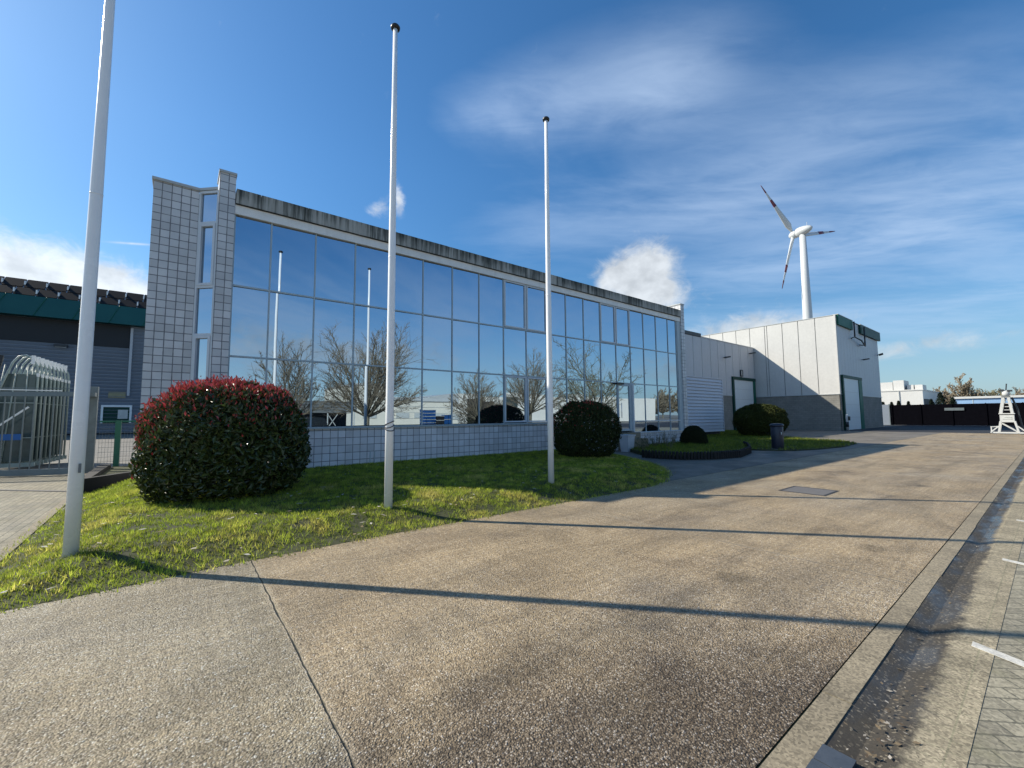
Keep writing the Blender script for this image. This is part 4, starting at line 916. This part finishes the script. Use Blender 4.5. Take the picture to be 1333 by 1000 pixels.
obj('louvre', MB().box(-6.95,-5.4,69.95,70.0,4.25,4.95), M('yellowed_louvre', (.32,.28,.16), .6), fb)
t = thing('wall_lamp', 'small dark lamp on the corrugated wall above the gate', 'lamp', (-11.1,69.9,10.1))
obj('lamp_body', MB().box(-11.7,-10.6,69.5,70.0,9.95,10.25), MT['lamp'], t); obj('lens', MB().box(-11.6,-10.7,69.55,69.95,9.90,9.945), MT['lens'], t)

# ------------------------------------------------------------------ cars
def car_parts(t, loc, ln, body, wagon=1.0, rz=0, h=1.5):
    """car along local x, built about the origin then placed"""
    c, s = math.cos(rz), math.sin(rz)
    def tr(mb):
        mb.v = [(loc[0]+x*c-y*s, loc[1]+x*s+y*c, loc[2]+z) for x,y,z in mb.v]; return mb
    L2 = ln/2; hb = h*.56
    lo = [(-L2,.3),(-L2+.05,hb-.08),(-L2+.25,hb),(L2-1.0,hb),(L2-.15,hb-.18),(L2,hb-.35),(L2,.3)]
    def loft(pr, y, yt, zt):
        n = len(pr); mb = MB()
        vs = [(x,-(yt if z >= zt else y),z) for x,z in pr]+[(x,(yt if z >= zt else y),z) for x,z in pr]
        mb.add(vs, [tuple(range(n)), tuple(range(2*n-1,n-1,-1))]+[(i,n+i,n+(i+1)%n,(i+1)%n) for i in range(n)]); return mb
    obj('body', tr(loft(lo, .87, .84, hb-.1)), MT[body], t)
    ca = [(-L2+.12,hb+.004),(-L2+.45*wagon,h-.04),(-L2+.8,h),(.35,h),(L2-1.15,hb+.004)]
    obj('cabin', tr(loft(ca, .82, .68, h-.1)), MT[body], t)
    g = MB()
    for sy in (-1,1):
        def P(x, z): k = (z-hb)/(h-.05-hb); return (x, sy*(.832-.148*k*.9), z)
        g.poly([P(-L2+.45,hb+.08),P(-.1,hb+.08),P(-.1,h-.12),P(-L2+.7,h-.12)]); g.poly([P(0,hb+.08),P(L2-1.4,hb+.08),P(.45,h-.12),P(0,h-.12)])
    obj('side_windows', tr(g), MT['carglass'], t)
    for x in (-L2+.8,L2-.85):
        for sy in (-1,1):
            w = obj('wheel', tr(MB().tube([(x,sy*.70,.31),(x,sy*.885,.31)], .31, 18)), MT['tyre'], t); obj('rim', tr(MB().tube([(x,sy*.88,.31),(x,sy*.895,.31)], .19, 14)), MT['alu'], w)
    for sy in (-.6,.6): obj('headlight', tr(MB().box(L2-.1,L2+.012,sy-.17,sy+.17,hb-.36,hb-.22)), MT['lens'], t)
t = thing('white_car', 'white car mirrored in the low pane beside the dark hedge mound', 'car', (42.6,-28,0))
car_parts(t, (42.6,-28,0), 4.3, 'carw', .4, 0, 1.95)
t = thing('dark_car', 'dark car mirrored in the glass just past the red leaved shrub', 'car', (10.3,-24,0))
car_parts(t, (10.3,-24,0), 4.3, 'card', 1, math.pi, 1.75)

# ------------------------------------------------------------------ right distance
t = thing('screen_fence', 'tall black fabric screened fence closing the yard in shade', 'fence', (80,6,0))
obj('screen', MB().box(80,80.06,-6,14.5,.05,2.86), MT['screen'], t)
mb = MB()
for k in range(7):
    obj('post', MB().box(79.9,79.98,14.3-k*3-.05,14.3-k*3+.05,0,2.92), MT['screen'], t)
obj('sign_plate', MB().box(79.86,79.89,7.2,9.0,2.0,2.35), MT['galv'], t)
t = thing('yard_gate', 'grey sheet metal gate between the warehouse and the black fence', 'gate', (80,15.4,0))
obj('panel', MB().box(80,80.06,14.55,17.4,.05,2.95), MT['corr'], t); obj('post', MB().box(79.9,80.1,14.52,14.6,0,3.05), MT['galv'], t)
t = thing('flat_roof_depot', 'white flat roofed depot with roof plant seen over the black fence', 'building', (140,30,0))
obj('wall', MB().box(140,170,19.2,50,0,7.25), MT['cladw'], t)
obj('parapet', MB().box(139.85,170,19.05,50,7.255,7.5), MT['cladw'], t); obj('drainpipe', MB().box(139.8,139.98,23.4,23.55,0,7.2), MT['coping'], t)
obj('shop_window', MB().box(141,150,19.1,19.19,3.0,5.2), MT['dark'], t)
for x0,x1,y0,y1,z1 in ((141,147,22.6,24.6,9.95),(141,147,24.7,27.2,9.6),(141.5,146,27.5,29,9.2),(142,147,19.4,20.8,8.7),(142,147,21.0,22.2,8.75)): obj('roof_unit', MB().box(x0,x1,y0,y1,7.3,z1), MT['cladw'], t)
t = thing('blue_shed', 'long pale blue shed with white roof edge behind the black fence', 'building', (120,0,0))
obj('wall', MB().box(120,150,-45,12.2,0,4.45), MT['skyblue'], t); obj('roof_edge', MB().box(119.7,150,-45.3,12.4,4.455,4.85), MT['whitep'], t)
for y in (9.5,5.5,1.5): obj('seam', MB().box(119.95,119.99,y,y+.12,0,4.44), MT['frame'], t)

def conifer(name, label, x, y, h, r, seed, group=None):
    rg = np.random.default_rng(seed); t = thing(name, label, 'tree', (x,y,0), group)
    obj('trunk', MB().tube([(x,y,0),(x,y,h*.9)], [.16,.03], 6), MT['bark'], t, True)
    n = 1800; k = rg.uniform(0,1,n)**.7; a = rg.uniform(0,6.28,n); rr = r*(1-k*.92)*rg.uniform(.35,1,n)*(1+.2*np.sin(a*3+seed))
    P = np.stack([x+rr*np.cos(a), y+rr*np.sin(a), .3+k*(h-.3)],1); d = rg.normal(0,1,(n,3)); d /= np.linalg.norm(d,axis=1)[:,None]; e = np.cross(d, rg.normal(0,1,(n,3))); e /= np.linalg.norm(e,axis=1)[:,None]; s = rg.uniform(.15,.4,n)[:,None]
    V = np.stack([P-d*s*.5, P+e*s*.3, P+d*s*.5],1); npmesh('crown', V.reshape(-1,3), np.arange(n*3).reshape(-1,3), MT['leafd'], t, np.repeat(np.array([.018,.028,.018])*rg.uniform(.5,1.5,n)[:,None],3,0))
for i, (y, h, r) in enumerate(((11.0,4.9,1.6),(9.7,4.1,1.3),(12.1,3.9,1.1))): conifer('conifer', 'dark conifer rising just over the black fence, '+('the tallest','the lowest near the blue shed','the one nearest the depot')[i], 95, y, h, r, 60+i, 'dark conifers beyond the black fence')
for i, (y, h) in enumerate(((14.2,3.5),(15.1,3.35),(16.2,3.4),(17.0,3.3),(13.5,3.45))): conifer('small_shrub_top', ('bushy','spiky','low','thin','last')[i]+' dark shrub showing over the fence before the white depot', 84+i*.6, y, h, .8, 80+i, 'shrubs showing over the fence')

# ------------------------------------------------------------------ bare trees
def bare_tree(h, w, seed, trunk=.2, limbs=12, fork=.17, side=8, twigs=5, curl=.0, tw=.011, open_=62):
    """leafless tree at the origin: (trunk with limbs, twigs); crown of width w fills an egg-shaped envelope"""
    rg = random.Random(seed); A, B = MB(), MB(); fz = h*fork
    def stem(mb, p, d, ln, r0, r1, n, sides, up):
        pts = [p.copy()]; q = p.copy(); dd = d.copy(); kw = curl if mb is B else curl*.5
        for i in range(n):
            dd = (dd+Vector((rg.gauss(0,.07+kw),rg.gauss(0,.07+kw),rg.gauss(0,.05+kw*.7)+up))).normalized(); q = q+dd*(ln/n); pts.append(q.copy())
        mb.tube(pts, [r0+(r1-r0)*i/n for i in range(n+1)], sides, cap=False); return pts
    def side_dir(d, ang):
        ax = Vector((rg.gauss(0,1),rg.gauss(0,1),rg.gauss(0,.7))); ax = (ax-d*ax.dot(d)).normalized()
        return (d*math.cos(ang)+ax*math.sin(ang)).normalized()
    A.tube([(0,0,-.2),(0,0,fz*.3),(.03*h*.1,0,fz)], [trunk*1.25,trunk,trunk*.92], 9, cap=False)
    for k in range(limbs):
        th = R(6+open_*((k+.5)/limbs)**.8+rg.uniform(-5,5)); ph = 2.39996*k+rg.uniform(-.3,.3)
        d = Vector((math.sin(th)*math.cos(ph),math.sin(th)*math.sin(ph),math.cos(th)))
        z0 = fz*rg.uniform(.82,1.0); hh = h-z0
        ln = 1/math.sqrt((math.sin(th)/(w*.54))**2+(math.cos(th)/hh)**2)*rg.uniform(.8,1.02)
        r0 = trunk*rg.uniform(.34,.5); n = 8
        pts = stem(A, Vector((0,0,z0)), d, ln, r0, tw*1.6, n, 5, .035)
        for j in range(side):
            f = .22+.76*(j+rg.random())/side; i = min(n-1, int(f*n)); bp = pts[i].lerp(pts[i+1], f*n-i); dd = (pts[i+1]-pts[i]).normalized()
            l2 = ln*(.42*(1-f)+.14)*rg.uniform(.7,1.25)
            p2 = stem(B, bp, side_dir(dd, rg.uniform(.4,.85)), l2, max(tw*1.5, r0*(1-f)*.45), tw, 5, 3, .05)
            for t in range(twigs):
                f2 = .2+.78*(t+rg.random())/twigs; i2 = min(4, int(f2*5)); b3 = p2[i2].lerp(p2[i2+1], f2*5-i2); d3 = (p2[i2+1]-p2[i2]).normalized()
                l3 = l2*rg.uniform(.25,.55)
                p3 = stem(B, b3, side_dir(d3, rg.uniform(.4,.9)), l3, tw, tw*.6, 3, 3, .05)
                for u in range(2):
                    stem(B, p3[1+u], side_dir(d3, rg.uniform(.5,1.)), l3*.5, tw*.8, tw*.5, 2, 3, .04)
    return A, B
def tree(name, label, loc, kind, group=None, tm='bark', cm='twig'):
    t = thing(name, label, 'tree', loc, group); A, B = kind
    sh = lambda mb: type('q', (), dict(v=[(x+loc[0],y+loc[1],z+loc[2]) for x,y,z in mb.v], f=mb.f))
    obj('trunk', sh(A), MT[tm], t, True); obj('crown', sh(B), MT[cm], t, True); return t
G1 = 'bare street trees mirrored in the glass'
tree('bare_tree', 'bare tree with many upright limbs mirrored beside the red leaved shrub', (6.68,-14,0), bare_tree(8.9,7.4,21,.17,20,.17,11,6,tw=.016,open_=72), G1)
tree('bare_tree', 'largest bare fan shaped tree mirrored behind the roped flagpole', (13.94,-14,0), bare_tree(11.9,10.6,22,.26,28,.15,12,6,tw=.017,open_=74), G1)
tree('bare_tree', 'small bare tree mirrored above the dark hedge mound', (28.56,-17,0), bare_tree(8.5,7.8,23,.17,20,.17,11,6,tw=.017,open_=72), G1)
tree('bare_tree', 'bare forked tree mirrored just before the flagpole by the entrance', (37.16,-17,0), bare_tree(10.9,10.6,24,.24,22,.2,11,6,tw=.018,open_=72), G1)
tree('twisted_tree', 'tall bare tree with curling twisted twigs mirrored above the round shrub', (44.6,-12,0), bare_tree(14.6,11.5,25,.2,22,.12,10,5,.28,.022,76), None, 'bark', 'barkw')
def ftree(name, label, x, y, h, w, cm='twig', seed=31, group='bare trees on the far horizon'):
    A, B = bare_tree(h, h*w*1.05, seed, h*.018, 16, .14, 9, 5, 0., h*.009); return tree(name, label, (x,y,0), (A,B), group, 'bark', cm)
FT = [(200,23.3,13.6,.55,'slim bare tree standing over the depot roof'),(200,18.6,13.4,.85,'round bare tree to the right of the depot'),(205,14.6,10.4,1.,'low brown bare tree above the blue shed near its depot end'),(203,11.2,10.,1.,'bushy brown tree above the middle of the blue shed'),
      (208,7.6,9.6,1.,'brown tree above the blue shed beside the lattice mast'),(204,4.0,9.9,1.,'reddish bare tree beyond the lattice mast at the picture edge'),(210,20.8,9.,1.,'low bare tree between the slim and the round one'),(206,16.7,9.,1.1,'small bare tree next to the round bare tree')]
for i, (x,y,h,w,lb) in enumerate(FT): ftree('horizon_tree', lb, x, y, h, w, 'twig' if i != 2 and i != 3 else 'barkw', 70+i)
FR = [(186,-100,14.5,.8),(196,-102,16.5,.8),(206,-98,17.,.8),(214,-104,15.,.8)]
for i, (x,y,h,w) in enumerate(FR): ftree('willow_tree', ('first','second','third','last')[i]+' brown tree of the clump mirrored in the low panes past the door', x, y, h, w, 'twig', 90+i, 'brown trees mirrored past the door')
for i in range(8): ftree('distant_tree', 'low brown tree mirrored far off past the entrance door', 150+i*9, -120-(i%3)*4, 6.5+(i*7%4), 1.1, 'twig', 110+i, 'low trees mirrored far off')

# ------------------------------------------------------------------ what the glass mirrors across the street
t = thing('cream_depot', 'long cream industrial depot mirrored in the lower row of glass', 'building', (50,-50,0))
obj('wall', MB().box(29.6,44,-62,-50,0,4.75), MT['cream'], t); obj('wall', MB().box(44,112,-70,-50,0,6.75), MT['cream2'], t)
obj('wall', MB().box(20.6,29.55,-62,-49.5,0,7.3), MT['cream'], t)
obj('roof_edge', MB().box(29.6,44,-62,-49.8,4.76,5.35), MT['whitep'], t); obj('roof_edge', MB().box(20.5,29.58,-62,-49.3,7.31,7.6), MT['whitep'], t)
obj('gable', MB().hexa([(36.9,-62,4.8),(44.0,-62,4.8),(44.0,-49.9,4.8),(36.9,-49.9,4.8),(36.9,-62,5.7),(44.0,-62,6.75),(44.0,-49.75,6.75),(36.9,-49.75,5.7)]), MT['whitep'], t)
mb = MB()
for z in (1.2,2.4,3.6): mb.box(29.6,43.9,-49.99,-49.96,z,z+.06)
obj('cladding_seam', mb, MT['coping'], t)
for x in (24.5,30.5,34.2,37.9,41.6): obj('window', MB().box(x,x+2.6,-49.98 if x > 29 else -49.48,-49.9 if x > 29 else -49.4,1.3,2.3), MT['lens'], t)
obj('roller_shutter', MB().box(46.3,53.0,-49.98,-49.9,0,5.7), MT['brown'], t); obj('roller_shutter', MB().box(55.7,60.1,-49.98,-49.9,0,5.7), MT['shutter'], t)
for x in (54.4,62.5,72.,84.): obj('drainpipe', MB().box(x,x+.25,-49.97,-49.8,0,6.7), MT['coping'], t)
obj('wall_lamp', MB().box(54.2,54.9,-49.9,-49.5,4.6,5.0), MT['lamp'], t)
t = thing('grey_canopy_shelter', 'dark grey slatted shelter roof mirrored low behind the red leaved shrub', 'shelter', (14,-28,0))
mb = MB()
for k in range(4): mb.box(9.5,17.1,-28.05,-27.9,2.33+k*.34,2.33+k*.34+.31)
obj('slatted_front', mb, MT['grey'], t); obj('roof', MB().box(9.5,17.1,-33,-27.9,3.70,3.8), MT['grey'], t)
for x in (10.2,13.4,16.8): obj('leg', MB().box(x-.06,x+.06,-28.02,-27.9,0,2.32), MT['lens'], t)
obj('back_wall', MB().box(9.6,17,-33,-32.9,0,3.69), MT['dark'], t); obj('brace', MB().bar((13.4,-27.96,.4),(14.6,-27.96,2.2),.08).bar((14.6,-27.96,.4),(13.4,-27.96,2.2),.08), MT['lens'], t)
def crates(x, y, w, h, mat, label, n, group='blue crate stacks mirrored in the glass'):
    t = thing('crate_stack', label, 'crates', (x,y,0), group); hh = h/n
    for k in range(n):
        c = obj('crate', MB().box(x,x+w,y-1.,y,k*hh+.02,(k+1)*hh-.05), MT[mat], t); obj('crate_rim', MB().box(x-.04,x+w+.04,y-1.04,y+.04,(k+1)*hh-.048,(k+1)*hh+.01), MT['whitep'], c)
crates(24.25,-24,1.65,2.62,'bluebox','tallest mirrored stack of blue crates with pale rims',6)
crates(26.0,-24,1.2,1.78,'black','low black crate stack mirrored beside the tall blue stack',3)
crates(27.25,-24,.6,1.95,'bluebox','narrow mirrored blue crate stack next to the black crates',3)
crates(27.95,-24,.62,1.95,'bluebox','narrow mirrored blue crate stack next to the dark hedge',3)
shrub('hedge_mound', 'dark hedge mound mirrored in the glass under a small bare tree', (31.1,-20,0), 3.3,2., -.6,3.0, 9000, .16, 0, 9, 3.2, 'leafd', (.02,.028,.016), lump=.05, under=1.)
t = thing('blue_van', 'pale blue van mirrored in the glass entrance door', 'van', (60,-24,0))
car_parts(t, (60,-24,0), 5.2, 'carw', .3, 0, 2.3)

# ------------------------------------------------------------------ white lattice mast at the right
lm = thing('lattice_mast', 'white lattice work mast on a splayed outrigger base in the yard', 'mast', (49.4,2.3,0))
X0 = 49.4; yc = 2.24
obj('outrigger', MB().bar((X0,1.36,.12),(X0,3.12,.12),.10).bar((X0+.7,1.4,.12),(X0+.7,3.1,.12),.08).bar((X0-.1,3.12,.14),(X0+.8,3.12,.14),.08).bar((X0-.1,1.36,.14),(X0+.8,1.36,.14),.08).bar((X0,3.1,.2),(X0,2.7,.62),.08).bar((X0,3.12,.55),(X0,2.68,.6),.06).bar((X0,1.38,.2),(X0,1.78,.62),.08).bar((X0,3.10,.1),(X0,3.10,.6),.07), MT['whitep'], lm)
mb = MB()
for sx in (0,.7):
    mb.bar((X0+sx,2.74,.1),(X0+sx,2.60,1.0),.11).bar((X0+sx,1.74,.1),(X0+sx,1.90,1.0),.11).bar((X0+sx,2.66,.92),(X0+sx,1.8,.2),.07).bar((X0+sx,1.88,.96),(X0+sx,2.62,.96),.09)
mb.bar((X0,2.74,.12),(X0+.7,2.74,.12),.09).bar((X0,1.74,.12),(X0+.7,1.74,.12),.09)
obj('lower_frame', mb, MT['whitep'], lm)
obj('control_box', MB().box(X0-.04,X0+.74,1.90,2.62,1.0,1.46), MT['whitep'], lm); obj('label_panel', MB().box(X0-.06,X0-.042,2.02,2.48,1.14,1.22).box(X0-.06,X0-.042,2.02,2.40,1.28,1.33), MT['lens'], lm)
obj('shelf', MB().box(X0-.1,X0+.8,1.86,2.66,1.52,1.60), MT['whitep'], lm)
mb = MB()
for sx in (.0,.6): mb.bar((X0+sx,2.56,1.6),(X0+sx,2.36,2.82),.15).bar((X0+sx,1.98,1.6),(X0+sx,2.10,2.82),.15)
for z in (1.85,2.1,2.35,2.6): mb.bar((X0+.6,2.5,z),(X0+.6,2.0,z),.05)
obj('upper_frame', mb, MT['whitep'], lm)
obj('platform', MB().box(X0-.1,X0+.7,2.02,2.44,2.82,2.92), MT['grey'], lm)
obj('head', MB().lathe((X0+.3,2.22,2.92), [(.16,0),(.2,.1),(.22,.3),(.1,.42)], 14), MT['whitep'], lm, True)
obj('lamp_head', MB().box(X0+.1,X0+.5,2.30,2.56,3.28,3.42).box(X0+.1,X0+.5,1.88,2.14,3.24,3.36), MT['lamp'], lm); obj('aerial', MB().tube([(X0+.3,2.2,3.3),(X0+.3,2.14,3.85)], .035, 6), MT['lamp'], lm)
obj('cable', MB().tube([(X0+.5,1.95,2.8),(X0+.55,1.72,1.9),(X0+.6,1.62,.9),(X0+.6,1.5,.1)], .06, 6), MT['lamp'], lm)

for o in [q for q in COL.objects if q.parent is None and q.get('category') and q.location.y < -8.5 and q.location.x < 260]:
    o.location.y -= 2.8
